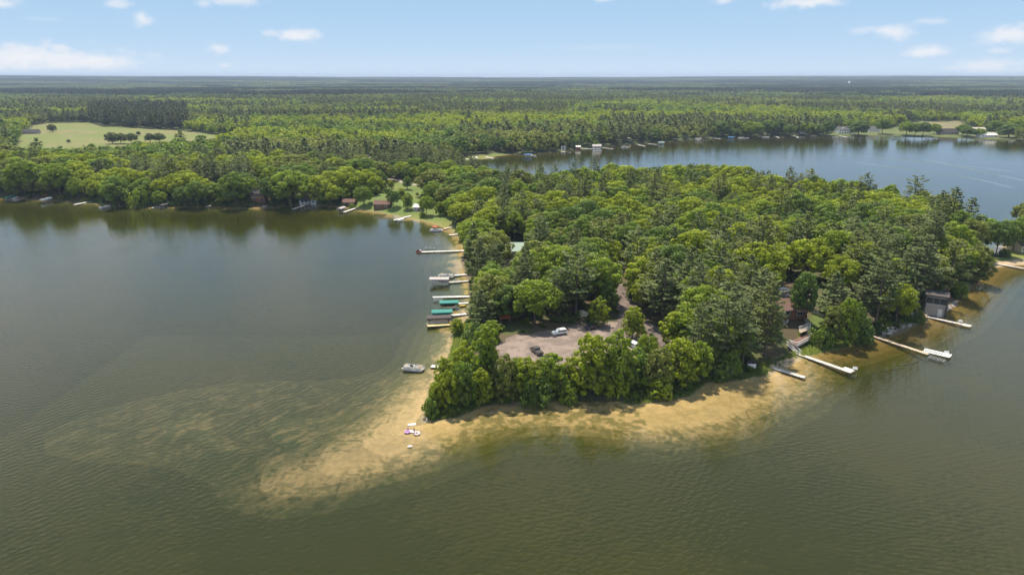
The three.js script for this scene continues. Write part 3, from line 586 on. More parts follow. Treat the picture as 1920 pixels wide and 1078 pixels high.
{
  const r = rngOf(9), S = 9.0;
  for (let zz = -150; zz > -2400;) {
    const far = zz < -620, s = far ? 11 + Math.max(0, -zz - 620) * 0.001 : zz < -400 ? 9.6 : S, wide = -zz * 0.86 + 60;
    for (let xx = -wide; xx < wide; xx += s) {
      const x = xx + (r() - 0.5) * s * 0.85, z = zz + (r() - 0.5) * s * 0.85, u = r(), v = r(), w = r(), q = r(), turn = r();
      const d = shoreAt(x, z);
      if (d < 3.2) continue;
      const [px, py] = toPixel(x, 8, z);
      if (px < -120 || px > 2040) continue;
      if (blocked(x, z, 3.2) || (!far && crowded(x, z, 5.2))) continue;
      const pen = onPeninsula(x, z), n = fbm(x / 70 + 20, z / 46, 3);
      // how much pine: more on the landward half of the peninsula, and in belts on the mainland
      let pine = pen ? (px < 1130 && py < 480 ? 0.38 : px > 1480 ? 0.2 : 0.07) + (n - 0.5) * 1.2 : 0.5 + (fbm(x / 240 + 4, z / 130 + 8, 3) + (n - 0.5) * 0.2 - 0.6) * 12;
      if (!pen && px < 430 && py >= 250 && py < 305) pine = 0;
      if (!pen && px > 165 && px < 350 && py > 200 && py < 250) pine = 1;      // the dark plantation behind the meadow
      const grove = !pen && px > 165 && px < 350 && py > 200 && py < 250;
      if (!pen) pine = Math.max(0.025, d < 30 ? pine - 0.3 : pine);
      if (pen) pine = Math.max(0.1, pine);
      const isPine = u < pine;
      const shapes = isPine ? PINES : BROAD, shape = shapes[Math.floor(v * shapes.length)];
      const gold = far ? (fbm(x / 190 + 70, z / 120 + 5, 3) - 0.5) * 1.4 : fbm(x / 55 + 70, z / 40 + 5, 3) - 0.5;
      const ti = isPine ? Math.floor(w * 3) : Math.floor(clamp((far ? w * 0.34 + 0.28 : w * 0.70 + (pen ? -0.04 : 0.04)) - gold * 2.6) * 4.99);
      const t = { kind: isPine ? 'pine_tree' : 'broadleaf_tree', shape, tint: grove ? Q(0) : isPine ? Q(ti) : B(ti), dim: grove ? 0.55 : 1, x, y: heightAt(x, z, d), z, scale: (isPine ? 0.76 + 0.4 * q : 0.66 + 0.5 * q) * (d < 9 && !pen ? 0.82 : 1), wide: (pen ? (isPine ? 0.98 : 1.08) : isPine ? 1.1 : 1.3) + 0.3 * turn, far, pen, d };
      trees.push(t); if (!far) put(t);
    }
    zz -= s * 0.9;
  }
}

// ---------------------------------------------------------------- trees: the nearest as things of their own, the rest as forest
function whereIs(t) {
  const [px, py] = toPixel(t.x, t.y, t.z);
  if (t.pen) {
    if (t.z > -236 && px < 1215) return ['behind the gravel lot', 'behind the lot'];
    if (px < 1010 && py > 400) return ['above the covered boat docks', 'by the left docks'];
    if (px > 1640) return ['on the shore near the boathouse', 'by the right shore'];
    if (px > 1420 && py > 470) return ['round the brown-roofed cottage', 'round the cottage'];
    if (t.d < 34) return ['on the edge before the far bay', 'before the far bay'];
    if (px < 1150) return ['on the landward half of the peninsula', 'on the left half of the peninsula'];
    if (py > 480) return ['between drive and brown-roofed cottage', 'between drive and cottage'];
    return ['in the middle of the wooded peninsula', 'in the middle of the peninsula'];
  }
  if (px < 330) return ['on the far left shore below the meadow', 'on the far left shore'];
  if (px < 640) return ['on the mainland behind small docks', 'on the left mainland'];
  if (px < 900) return ['round the lakeside lawn and cabins', 'round the lawn and cabins'];
  return ['on the land between the two bays', 'between the bays'];
}
{
  const bins = new Map();                        // within each part of the wood: near or far, left or right
  for (const t of trees) if (!t.own && !t.far) { const k = whereIs(t)[1]; if (!bins.has(k)) bins.set(k, []); bins.get(k).push(t); t.px = toPixel(t.x, t.y, t.z)[0]; t.dist = Math.hypot(t.x, t.z); }
  for (const l of bins.values()) {
    const third = (f, words, key) => { const v = l.map(f).sort((a, b) => a - b), a = v[Math.floor(v.length / 3)], b = v[Math.floor(v.length * 2 / 3)]; for (const t of l) t[key] = words[f(t) < a ? 0 : f(t) < b ? 1 : 2]; };
    third((t) => t.dist, ['front', 'mid', 'back'], 'row'); third((t) => t.px, ['left', 'centre', 'right'], 'side');
  }
  const turnOf = rngOf(44), count = {}, rest = new Map();
  const hidden = (t) => t.own ? -1 : 0;
  trees.sort((a, b) => (hidden(a) - hidden(b)) || (Math.hypot(a.x, a.z) - Math.hypot(b.x, b.z)));
  const seen = { pine_tree: 290, broadleaf_tree: 290 };
  for (const t of trees) {
    const turn = turnOf() * 6.2832, n = (count[t.kind] ?? 0) + 1;
    if (t.far || (!t.own && n > (seen[t.kind] ?? 300))) {
      const key = `${t.kind}/${t.far ? 'far' : 'near'}/${(t.kind === 'pine_tree' ? PINES : BROAD).indexOf(t.shape)}`;
      if (!rest.has(key)) rest.set(key, []);
      rest.get(key).push([t, turn]);
      continue;
    }
    count[t.kind] = n;
    let label = t.label, group;
    if (!t.own) {
      const [long, short] = whereIs(t), word = t.kind === 'pine_tree' ? 'pine' : 'leafy tree', size = t.scale > 1.0 ? 'tall' : t.scale < 0.85 ? 'small' : 'medium';
      label = `${size} ${t.tint[0]} ${word} ${long}, ${t.row} ${t.side}`;
      group = `${word === 'pine' ? 'pines' : 'leafy trees'} ${short}`;
    }
    const o = thing(t.kind, label, t.kind === 'shrub' ? 'shrub' : 'tree', [t.x, t.y, t.z], turn, group);
    o.scale.set(t.scale * t.wide, t.scale, t.scale * t.wide);
    part('trunk', t.shape.trunk, t.kind === 'poplar_tree' && n % 3 === 0 ? PALE_BARK : BARK, o);
    part('crown', t.shape.crown, t.tint[1], o);
  }
  const m4 = new THREE.Matrix4(), qq = new THREE.Quaternion(), up = V(0, 1, 0), c = new THREE.Color();
  const leaf = { pine_tree: leafMaterial(1, 1, 1, 0.25), broadleaf_tree: leafMaterial(1, 1, 1, 0.4) };
  for (const [key, list] of rest) {
    const [kind, dist, k] = key.split('/'), shape = (kind === 'pine_tree' ? PINES : BROAD)[k];
    const im = new THREE.InstancedMesh(dist === 'far' ? shape.far : shape.crown, leaf[kind], list.length);
    list.forEach(([t, turn], i) => {
      m4.compose(V(t.x, t.y, t.z), qq.setFromAxisAngle(up, turn), V(t.scale * t.wide, t.scale, t.scale * t.wide));
      im.setMatrixAt(i, m4);
      im.setColorAt(i, c.copy(t.tint[1].color).multiplyScalar((t.dim ?? 1) * (0.84 + 0.24 * noise2(t.x / 6, t.z / 6))));
    });
    im.name = numbered(kind === 'pine_tree' ? 'pine_forest' : 'broadleaf_forest'); im.userData.kind = 'stuff'; im.castShadow = im.receiveShadow = true;
    scene.add(im);
  }
  console.log('trees', JSON.stringify(count), [...rest].map(([k, l]) => k + ':' + l.length).join(' '));
}

// ---------------------------------------------------------------- the forest to the horizon: blocks of many small crowns
{
  const r = rngOf(61), variants = [];
  for (let k = 0; k < 6; k++) {
    const pine = k >= 4, geos = [];
    for (let m = 0; m < 46; m++) {
      const g = new THREE.IcosahedronGeometry(1, 1), p = g.attributes.position, R = pine ? 3.4 + 1.2 * r() : 4.6 + 2.2 * r(), h = pine ? 17 + 7 * r() : 10.5 + 10 * r(), x = (r() - 0.5) * 70, z = (r() - 0.5) * 70, ox = r() * 50, tone = 0.6 + 0.8 * r(), col = [];
      for (let i = 0; i < p.count; i++) {
        const a = p.getX(i), b = p.getY(i), c = p.getZ(i), q = 0.72 + 0.56 * noise2(a * 2.3 + ox, c * 2.3 + b * 1.7 + ox), taper = pine ? 1 - 0.65 * smooth(-0.2, 1, b) : 1;
        p.setXYZ(i, x + a * R * q * taper, h - (pine ? 7 : 5.5) + b * (pine ? 7.5 : 5.5) * q, z + c * R * q * taper);
        col.push(tone, tone, tone);
      }
      g.computeVertexNormals(); g.deleteAttribute('uv');
      g.setAttribute('color', new THREE.Float32BufferAttribute(col, 3));
      geos.push(g);
    }
    variants.push({ pine, geo: mergeGeometries(geos), list: [] });
  }
  const S = 62;
  for (let zz = -2300; zz > -13500; zz -= S) for (let xx = -0.84 * -zz - 100; xx < 0.84 * -zz + 100; xx += S) {
    const x = xx + (r() - 0.5) * 24, z = zz + (r() - 0.5) * 24, u = r(), v = r();
    if (blocked(x, z, 30)) continue;
    const n = fbm(x / 900 + 12, z / 420 + 3, 4), pine = u < 0.5 + (n - 0.54) * 6, pool = variants.filter((w) => w.pine === pine);
    const lime = fbm(x / 500 + 60, z / 260, 3);
    const base = pine ? [0.040, 0.054, 0.024] : [mix(0.047, 0.085, smooth(0.35, 0.7, lime)), mix(0.074, 0.112, smooth(0.35, 0.7, lime)), 0.018];
    pool[Math.floor(v * pool.length)].list.push([x, heightAt(x, z, 500), z, Math.floor(r() * 4) * Math.PI / 2, base.map(((k) => (c) => c * k)(0.65 + 0.8 * r()))]);
  }
  const m4 = new THREE.Matrix4(), qq = new THREE.Quaternion(), up = V(0, 1, 0), c = new THREE.Color(), m = leafMaterial(1, 1, 1, 0.2);
  for (const v of variants) {
    const im = new THREE.InstancedMesh(v.geo, m, v.list.length);
    v.list.forEach(([x, y, z, a, base], i) => { im.setMatrixAt(i, m4.compose(V(x, y, z), qq.setFromAxisAngle(up, a), V(1, 1, 1))); im.setColorAt(i, c.setRGB(...base)); });
    im.name = numbered('distant_forest'); im.userData.kind = 'stuff'; im.castShadow = im.receiveShadow = true;
    scene.add(im);
  }
}
scene.fog = new THREE.FogExp2(0xb6cae6, 0.00007);

// ---------------------------------------------------------------- small building kit
const box = (w, h, d, x = 0, y = 0, z = 0, ry = 0, rz = 0, rx = 0) => { const g = new THREE.BoxGeometry(w, h, d); if (rx) g.rotateX(rx); if (rz) g.rotateZ(rz); if (ry) g.rotateY(ry); g.translate(x, y, z); return g; };
const rod = (a, b, r, sides = 6) => { const g = limb(a, b, r, r, sides); return g; };
const tube = (r, len, x, y, z, axis = 'x', sides = 14, r2 = r) => { const g = new THREE.CylinderGeometry(r2, r, len, sides); if (axis === 'x') g.rotateZ(-Math.PI / 2); if (axis === 'z') g.rotateX(Math.PI / 2); g.translate(x, y, z); return g; };
/** a shape in the xy plane, made thick along z and centred */
function slab(points, thick, bevel = 0, z = 0) {
  const s = new THREE.Shape(points.map(([x, y]) => new THREE.Vector2(x, y)));
  const g = new THREE.ExtrudeGeometry(s, { depth: thick - 2 * bevel, bevelEnabled: bevel > 0, bevelSize: bevel, bevelThickness: bevel, bevelSegments: 2, curveSegments: 8, steps: 1 });
  g.translate(0, 0, z - thick / 2 + bevel);
  return g;
}
function quad(a, b, c, d) {
  const g = new THREE.BufferGeometry().setFromPoints([a, b, c, a, c, d]);
  g.setAttribute('uv', new THREE.Float32BufferAttribute([0, 0, 1, 0, 1, 1, 0, 0, 1, 1, 0, 1], 2));
  g.computeVertexNormals();
  return g;
}
const between = (p, q) => [(p.x + q.x) / 2, (p.y + q.y) / 2, (p.z + q.z) / 2];
const turnOf = (from, to) => Math.atan2(-(to.z - from.z), to.x - from.x);      // local +x points from -> to
const PAINT = {
  white: mat(0.78, 0.78, 0.77, 0.45), cream: mat(0.62, 0.55, 0.42, 0.7), grey: mat(0.30, 0.30, 0.30, 0.7), dark: mat(0.035, 0.035, 0.04, 0.6), black: mat(0.015, 0.015, 0.017, 0.55), aluminium: new THREE.MeshStandardMaterial({ color: lin(0.62, 0.63, 0.65), roughness: 0.38, metalness: 0.75 }),
  deckGrey: mat(0.47, 0.445, 0.41, 0.85), deckWhite: mat(0.62, 0.60, 0.575, 0.8), deckTan: mat(0.60, 0.48, 0.23, 0.85), wood: mat(0.26, 0.17, 0.10, 0.9), woodPale: mat(0.45, 0.36, 0.26, 0.9), post: mat(0.20, 0.19, 0.18, 0.8),
  teal: mat(0.012, 0.20, 0.17, 0.75), charcoal: mat(0.055, 0.045, 0.045, 0.8), canopyGrey: mat(0.40, 0.36, 0.35, 0.8), blue: mat(0.03, 0.17, 0.42, 0.7), green: mat(0.02, 0.16, 0.09, 0.75), red: mat(0.50, 0.06, 0.04, 0.6), yellow: mat(0.68, 0.52, 0.06, 0.6), orange: mat(0.70, 0.26, 0.03, 0.6), maroon: mat(0.16, 0.03, 0.03, 0.6), beige: mat(0.50, 0.44, 0.36, 0.8),
  roofBrown: mat(0.135, 0.078, 0.060, 0.95), roofGrey: mat(0.105, 0.105, 0.11, 0.95), roofDark: mat(0.045, 0.043, 0.045, 0.95), roofGreen: mat(0.19, 0.27, 0.215, 0.7), siding: mat(0.34, 0.33, 0.31, 0.9), sidingBrown: mat(0.12, 0.07, 0.045, 0.9), sidingRed: mat(0.20, 0.075, 0.05, 0.9), brick: mat(0.34, 0.20, 0.15, 0.95), stone: mat(0.33, 0.29, 0.26, 0.95), concrete: mat(0.45, 0.42, 0.38, 0.95),
  glass: new THREE.MeshStandardMaterial({ color: lin(0.03, 0.035, 0.04), roughness: 0.08 }), rubber: mat(0.018, 0.018, 0.018, 0.85), chrome: new THREE.MeshStandardMaterial({ color: lin(0.7, 0.7, 0.72), roughness: 0.2, metalness: 1 }), lamp: mat(0.75, 0.75, 0.75, 0.15), tail: mat(0.35, 0.02, 0.02, 0.25), carWhite: new THREE.MeshPhysicalMaterial({ color: lin(0.80, 0.80, 0.80), roughness: 0.35, clearcoat: 0.8, clearcoatRoughness: 0.1 }), carGrey: new THREE.MeshPhysicalMaterial({ color: lin(0.06, 0.056, 0.052), roughness: 0.35, clearcoat: 0.8, clearcoatRoughness: 0.1 }), carNavy: new THREE.MeshPhysicalMaterial({ color: lin(0.010, 0.013, 0.030), roughness: 0.3, clearcoat: 1, clearcoatRoughness: 0.08 }),
};

// ---------------------------------------------------------------- roads, lot, fields
function speckled(a, b, cover, seed, coarse) {     // a mineral or grassy surface with grain and patches
  return texture(512, 512, (u, v, c) => {
    const P = 16, n = (s, o) => { const x = u * s, y = v * s; const m = (p, q) => noise2(p + o, q + o); const fx = u, fy = v; return mix(mix(m(x, y), m(x - s, y), fx), mix(m(x, y - s), m(x - s, y - s), fx), fy); };
    const t = smooth(cover - 0.12, cover + 0.12, 0.5 * n(P * coarse, seed) + 0.3 * n(P * coarse * 3, seed + 7) + 0.2 * n(P * coarse * 8, seed + 3)), g = 0.8 + 0.4 * n(220, seed + 11);
    for (let k = 0; k < 3; k++) c[k] = mix(a[k], b[k], t) * g;
  }, true);
}
function tiled(t) { t.wrapS = t.wrapT = THREE.RepeatWrapping; return t; }
function groundUv(g, size) { const p = g.attributes.position, uv = new Float32Array(p.count * 2); for (let i = 0; i < p.count; i++) { uv[2 * i] = p.getX(i) / size; uv[2 * i + 1] = p.getZ(i) / size; } g.setAttribute('uv', new THREE.BufferAttribute(uv, 2)); return g; }
/** a sheet over the ground inside a ring of points */
function drape(name, ring, step, up, m, size) {
  const xs = ring.map((p) => p[0]), zs = ring.map((p) => p[1]), x0 = Math.min(...xs), x1 = Math.max(...xs), z0 = Math.min(...zs), z1 = Math.max(...zs), pos = [], idx = [], at = new Map();
  const nx = Math.ceil((x1 - x0) / step), nz = Math.ceil((z1 - z0) / step);
  const vert = (i, j) => { const k = j * (nx + 1) + i; if (!at.has(k)) { const x = x0 + i * step, z = z0 + j * step; pos.push(x, heightAt(x, z) + up, z); at.set(k, at.size); } return at.get(k); };
  for (let j = 0; j < nz; j++) for (let i = 0; i < nx; i++) {
    const x = x0 + (i + 0.5) * step, z = z0 + (j + 0.5) * step;
    if (!inside(ring, x + (fbm(x / 7, z / 7, 2) - 0.5) * 5, z + (fbm(x / 7 + 40, z / 7, 2) - 0.5) * 5)) continue;
    const a = vert(i, j), b = vert(i + 1, j), c = vert(i, j + 1), d = vert(i + 1, j + 1);
    idx.push(a, c, b, b, c, d);
  }
  const g = new THREE.BufferGeometry(); g.setAttribute('position', new THREE.Float32BufferAttribute(pos, 3)); g.setIndex(idx); g.computeVertexNormals();
  return structure(name, groundUv(g, size), m);
}
function ribbon(name, path, width, up, m, size) {
  const pts = new THREE.CatmullRomCurve3(path.map(([x, z]) => V(x, 0, z))).getSpacedPoints(Math.ceil(path.length * 14)), pos = [], idx = [];
  pts.forEach((p, i) => {
    const t = pts[Math.min(i + 1, pts.length - 1)].clone().sub(pts[Math.max(i - 1, 0)]).normalize(), w = width / 2 * (0.92 + 0.16 * noise2(i * 0.3, 4));
    for (const s of [-1, 0, 1]) { const x = p.x - t.z * w * s, z = p.z + t.x * w * s; pos.push(x, heightAt(x, z) + up, z); }
    if (i) for (const k of [0, 1]) { const a = (i - 1) * 3 + k, b = i * 3 + k; idx.push(a, b, a + 1, a + 1, b, b + 1); }
  });
  const g = new THREE.BufferGeometry(); g.setAttribute('position', new THREE.Float32BufferAttribute(pos, 3)); g.setIndex(idx); g.computeVertexNormals();
  if (g.attributes.normal.getY(0) < 0) { for (let k = 0; k < idx.length; k += 3) [idx[k], idx[k + 1]] = [idx[k + 1], idx[k]]; g.setIndex(idx); g.computeVertexNormals(); }
  return structure(name, groundUv(g, size), m);
}
const gravel = new THREE.MeshStandardMaterial({ map: tiled(speckled([0.225, 0.178, 0.150], [0.15, 0.12, 0.10], 0.5, 3, 0.5)), roughness: 1 });
const asphalt = new THREE.MeshStandardMaterial({ map: tiled(speckled([0.105, 0.083, 0.073], [0.15, 0.118, 0.103], 0.55, 21, 0.5)), roughness: 1 });
const paleRoad = new THREE.MeshStandardMaterial({ map: tiled(speckled([0.34, 0.295, 0.25], [0.26, 0.225, 0.19], 0.5, 33, 0.5)), roughness: 1 });
const hay = new THREE.MeshStandardMaterial({ map: tiled(speckled([0.115, 0.145, 0.028], [0.175, 0.150, 0.062], 0.55, 47, 0.2)), roughness: 1 });
const turf = new THREE.MeshStandardMaterial({ map: tiled(speckled([0.070, 0.100, 0.020], [0.105, 0.115, 0.030], 0.5, 58, 0.5)), roughness: 1 });
const dry = new THREE.MeshStandardMaterial({ map: tiled(speckled([0.17, 0.145, 0.068], [0.13, 0.13, 0.052], 0.5, 71, 0.4)), roughness: 1 });
drape('gravel_lot', LOT, 1.0, 0.06, gravel, 24);
ribbon('paved_drive', DRIVE, 7.5, 0.1, asphalt, 24);
ribbon('paved_drive', DRIVE2, 5.5, 0.12, asphalt, 24);
ribbon('gravel_road', ROADS[2].path, 6, 0.16, paleRoad, 24);
drape('meadow', FIELDS.meadow, 4, 0.35, hay, 160);
drape('mown_field', FIELDS.clearing, 4, 0.35, dry, 90);
drape('mown_field', FIELDS.far, 8, 0.6, dry, 150);
drape('mown_field', FIELDS.far2, 10, 0.8, dry, 150);
drape('lakeside_lawn', FIELDS.lawn, 3, 0.3, turf, 90);

// ---------------------------------------------------------------- docks
/** a dock from one place to another in the photograph; panels about three metres long on posts */
function dock(label, [ax, ay], [bx, by], width, m, { platform, deck = 0.55, group, ends = 0.12 } = {}) {
  const [x0, z0] = gp(ax, ay, deck), [x1, z1] = gp(bx, by, deck), a = V(x0, 0, z0), b = V(x1, 0, z1), len = a.distanceTo(b), n = Math.max(1, Math.round(len / 3)), s = len / n;
  const o = thing('dock', label, 'dock', [x0, 0, z0], turnOf(a, b), group);
  const panel = box(s - 0.05, 0.1, width), foot = box(0.1, 1, 0.1), beam = box(s, 0.16, 0.08);
  for (let k = 0; k < n; k++) {
    const p = part('deck_panel', panel, m, o); p.position.set((k + 0.5) * s, deck - 0.05 + 0.004 * (k % 2), 0);
    for (const e of [-1, 1]) {
      const f = part('post', foot, PAINT.post, o); f.position.set((k + 0.96) * s, deck - 1.0, e * (width / 2 + 0.06)); f.scale.y = 2.4;
      const q = part('side_beam', beam, PAINT.post, o); q.position.set((k + 0.5) * s, deck - 0.19, e * (width / 2 - 0.08));
    }
  }
  if (platform) {                                // [length along, width across, sideways offset]
    const [l, w, off] = platform, cols = Math.max(1, Math.round(w / 1.7));
    for (let k = 0; k < cols; k++) { const p = part('platform_panel', box(l, 0.1, w / cols - 0.04), m, o); p.position.set(len + l / 2 + 0.02 - (off ? l : 0), deck - 0.048, off - w / 2 + (k + 0.5) * w / cols); }
    for (const e of [-1, 1]) { const f = part('post', foot, PAINT.post, o); f.position.set(len + (off ? -0.15 : l - 0.15), deck - 1.0, off + e * (w / 2 - 0.1)); f.scale.y = 2.3; }
  }
  return { o, len, a, b, deck };
}

// ---------------------------------------------------------------- boats
function hullGeometry(L, W, H, blunt = 0.25) {    // a boat's hull: rings from the stern (x = -L/2) to the bow, closed at both ends
  const rings = 12, side = 7, pos = [], idx = [];
  for (let i = 0; i <= rings; i++) {
    const u = i / rings, w = W / 2 * (u < 0.45 ? 0.92 + 0.08 * u / 0.45 : Math.pow(Math.max(0, 1 - Math.pow((u - 0.45) / 0.55, 2.2)), 0.75) * (1 - blunt * 0.05) + 0.02), keel = H * (0.02 + 0.55 * Math.pow(u, 4)), top = H * (1 + 0.18 * u * u);
    for (let k = 0; k <= 2 * side; k++) { const s = k / side - 1, q = Math.abs(s); pos.push(-L / 2 + u * L + (q > 0.9 ? 0.05 * u : 0), keel + (top - keel) * Math.pow(q, 1.8), Math.sign(s) * w * Math.pow(q, 0.55)); }
  }
  const m = 2 * side + 1;
  for (let i = 0; i < rings; i++) for (let k = 0; k < m - 1; k++) { const a = i * m + k, b = a + m; idx.push(a, b, a + 1, a + 1, b, b + 1); }
  for (let k = 1; k < m - 1; k++) idx.push(0, k, k + 1);
  const g = new THREE.BufferGeometry(); g.setAttribute('position', new THREE.Float32BufferAttribute(pos, 3)); g.setIndex(idx); g.computeVertexNormals();
  g.setAttribute('uv', new THREE.Float32BufferAttribute(new Float32Array(pos.length / 3 * 2), 2));
  return g;
}
function outboard(o, x, y, m = PAINT.black) { const e = part('outboard_motor', [box(0.42, 0.5, 0.36, x - 0.25, y + 0.55, 0)], m, o); part('leg', [box(0.16, 0.9, 0.12, x - 0.28, y - 0.05, 0)], PAINT.grey, e); }
function motorboat(label, at, turn, { L = 5.6, W = 2.1, hull = PAINT.white, stripe = PAINT.maroon, seat = PAINT.beige, cover, group } = {}) {
  const o = thing('motorboat', label, 'boat', at, turn, group);
  part('hull', hullGeometry(L, W, 0.85), hull, o);
  part('stripe', [box(L * 0.55, 0.12, 0.02, -L * 0.18, 0.68, W * 0.492), box(L * 0.55, 0.12, 0.02, -L * 0.18, 0.68, -W * 0.492)], stripe, o);
  if (cover) { const g = hullGeometry(L * 1.01, W * 1.04, 0.36); g.rotateX(Math.PI); g.translate(0, 1.22, 0); part('cover', g, cover, o); } else {
    part('foredeck', slab([[0.1 * L, -W * 0.44], [0.32 * L, -W * 0.36], [0.485 * L, 0], [0.32 * L, W * 0.36], [0.1 * L, W * 0.44]], 0.06).rotateX(-Math.PI / 2).translate(0, 0.94, 0), hull, o);
    part('cockpit_floor', box(L * 0.56, 0.05, W * 0.8, -L * 0.19, 0.42, 0), PAINT.grey, o);
    for (const s of [-1, 1]) part('seat', [box(0.5, 0.3, 0.55, -0.1 * L, 0.6, s * W * 0.22), box(0.12, 0.5, 0.55, -0.1 * L - 0.28, 0.85, s * W * 0.22)], seat, o);
    part('rear_bench', [box(0.5, 0.35, W * 0.7, -L * 0.38, 0.62, 0), box(0.14, 0.45, W * 0.7, -L * 0.43, 0.9, 0)], seat, o);
    part('windscreen', box(0.05, 0.42, W * 0.8, L * 0.1, 1.12, 0, 0, 0.5), PAINT.glass, o);
  }
  outboard(o, -L / 2 + 0.02, 0.45);
  return o;
}
function pontoonBoat(label, at, turn, { L = 7, W = 2.5, panel = PAINT.white, seat = PAINT.cream, accent = PAINT.maroon, top, group } = {}) {
  const o = thing('pontoon_boat', label, 'boat', at, turn, group);
  for (const s of [-1, 1]) { const p = part('pontoon', [tube(0.34, L * 0.86, -L * 0.05, 0.12, s * W * 0.34), tube(0.34, L * 0.11, L * 0.435, 0.12, s * W * 0.34, 'x', 14, 0.06)], PAINT.aluminium, o); part('splash_rail', box(L * 0.8, 0.05, 0.06, -L * 0.06, 0.3, s * W * 0.475), PAINT.aluminium, p); }
  part('deck', slab([[-L * 0.5, -W / 2], [L * 0.44, -W / 2], [L * 0.5, -W * 0.4], [L * 0.5, W * 0.4], [L * 0.44, W / 2], [-L * 0.5, W / 2]], 0.1).rotateX(-Math.PI / 2).translate(0, 0.5, 0), PAINT.deckGrey, o);
  const fence = (l, x, z, ry = 0) => { const p = part('side_panel', box(l, 0.5, 0.04, x, 0.86, z, ry), panel, o); part('rail', box(l, 0.05, 0.06, x, 1.15, z, ry), PAINT.aluminium, p); };
  for (const s of [-1, 1]) { for (let k = 0; k < 3; k++) fence(L * 0.27, -L * 0.3 + k * L * 0.28, s * (W / 2 - 0.06)); part('stripe', box(L * 0.82, 0.1, 0.015, -L * 0.02, 0.80, s * (W / 2 - 0.03)), accent, o); }
  fence(W * 0.34, L * 0.46, -W * 0.29, Math.PI / 2); fence(W * 0.34, L * 0.46, W * 0.29, Math.PI / 2); fence(W * 0.6, -L * 0.43, W * 0.14, Math.PI / 2);
  const sofa = (name, l, d, x, z, bx, bz) => part(name, [box(l, 0.42, d, x, 0.76, z), box(bx ? 0.16 : l, 0.4, bz ? 0.16 : d, x + bx, 1.1, z + bz)], seat, o);
  sofa('bench_seat', 1.6, 0.62, L * 0.28, W * 0.31, 0, 0.22); sofa('bench_seat', 1.6, 0.62, L * 0.28, -W * 0.31, 0, -0.22); sofa('bench_seat', 0.66, W * 0.55, -L * 0.36, 0.1, -0.24, 0); sofa('bench_seat', 1.3, 0.6, -L * 0.16, W * 0.31, 0, 0.22);
  part('captain_seat', [box(0.5, 0.45, 0.5, -L * 0.1, 0.78, -W * 0.22), box(0.12, 0.55, 0.5, -L * 0.1 - 0.24, 1.2, -W * 0.22)], PAINT.charcoal, o);
  part('captain_seat', [box(0.5, 0.45, 0.5, -L * 0.1, 0.78, W * 0.06), box(0.12, 0.55, 0.5, -L * 0.1 - 0.24, 1.2, W * 0.06)], PAINT.charcoal, o);
  const c = part('helm', [box(0.45, 0.75, 0.7, L * 0.03, 0.9, -W * 0.24)], panel, o); part('windscreen', box(0.04, 0.3, 0.66, L * 0.05, 1.4, -W * 0.24, 0, 0.4), PAINT.glass, c); part('steering_wheel', new THREE.TorusGeometry(0.17, 0.025, 6, 14).rotateY(Math.PI / 2).translate(L * 0.03 - 0.3, 1.2, -W * 0.24), PAINT.black, c);
  if (top) { part('sun_top', [slab([[-1.3, 0], [-1.1, 0.16], [0, 0.24], [1.1, 0.16], [1.3, 0], [1.25, -0.03], [0, 0.18], [-1.25, -0.03]], W * 0.96).translate(-L * 0.1, 2.35, 0)], top, o); part('top_frame', [-1, 1].flatMap((s) => [rod(V(-L * 0.1 - 1.1, 2.4, s * W * 0.46), V(-L * 0.1, 1.1, s * W * 0.46), 0.025), rod(V(-L * 0.1 + 1.1, 2.4, s * W * 0.46), V(-L * 0.1, 1.1, s * W * 0.46), 0.025)]), PAINT.aluminium, o); }
  outboard(o, -L / 2 + 0.1, 0.25);
  return o;
}
/** a boat lift: cradle on four legs, with an arched fabric canopy if one is given; local x runs along the boat */
function boatLift(label, at, turn, { L = 6.6, W = 2.9, H = 2.7, canopy, skirt = 0.55, group } = {}) {
  const o = thing('boat_lift', label, 'boat lift', at, turn, group);
  for (const s of [-1, 1]) for (const e of [-1, 1]) part('leg', box(0.1, canopy ? H + 1.2 : 2.3, 0.1, e * L * 0.33, (canopy ? H - 1.2 : -0.1) / 2, s * W / 2), PAINT.aluminium, o);
  for (const s of [-1, 1]) part('beam', box(L * 0.8, 0.12, 0.1, 0, 0.62, s * (W / 2 - 0.12)), PAINT.aluminium, o);
  for (const e of [-1, 1]) part('cross_beam', box(0.12, 0.12, W, e * L * 0.33, 0.46, 0), PAINT.aluminium, o);
  part('bunk', [box(L * 0.6, 0.1, 0.16, 0, 0.72, -W * 0.2), box(L * 0.6, 0.1, 0.16, 0, 0.72, W * 0.2)], PAINT.post, o);
  if (canopy) {
    const arc = [], n = 8;
    for (let k = 0; k <= n; k++) { const a = -1 + 2 * k / n; arc.push([a * W * 0.56, H + 0.42 * (1 - a * a)]); }
    const inner = arc.map(([x, y]) => [x * 0.985, y - 0.04]).reverse();
    const c = part('canopy', slab([[-W * 0.57, H - skirt], ...arc, [W * 0.57, H - skirt], [W * 0.555, H - skirt], ...inner, [-W * 0.555, H - skirt]], L).rotateY(Math.PI / 2), canopy, o);
    part('end_skirt', [-1, 1].map((e) => slab([[-W * 0.56, H - skirt * 0.6], ...arc, [W * 0.56, H - skirt * 0.6]], 0.03).rotateY(Math.PI / 2).translate(e * (L / 2 - 0.03), 0, 0)), canopy, c);
    part('canopy_frame', [-1, 1].map((s) => box(L * 0.96, 0.07, 0.07, 0, H - 0.05, s * W * 0.5)), PAINT.aluminium, o);
  }
  return o;
}
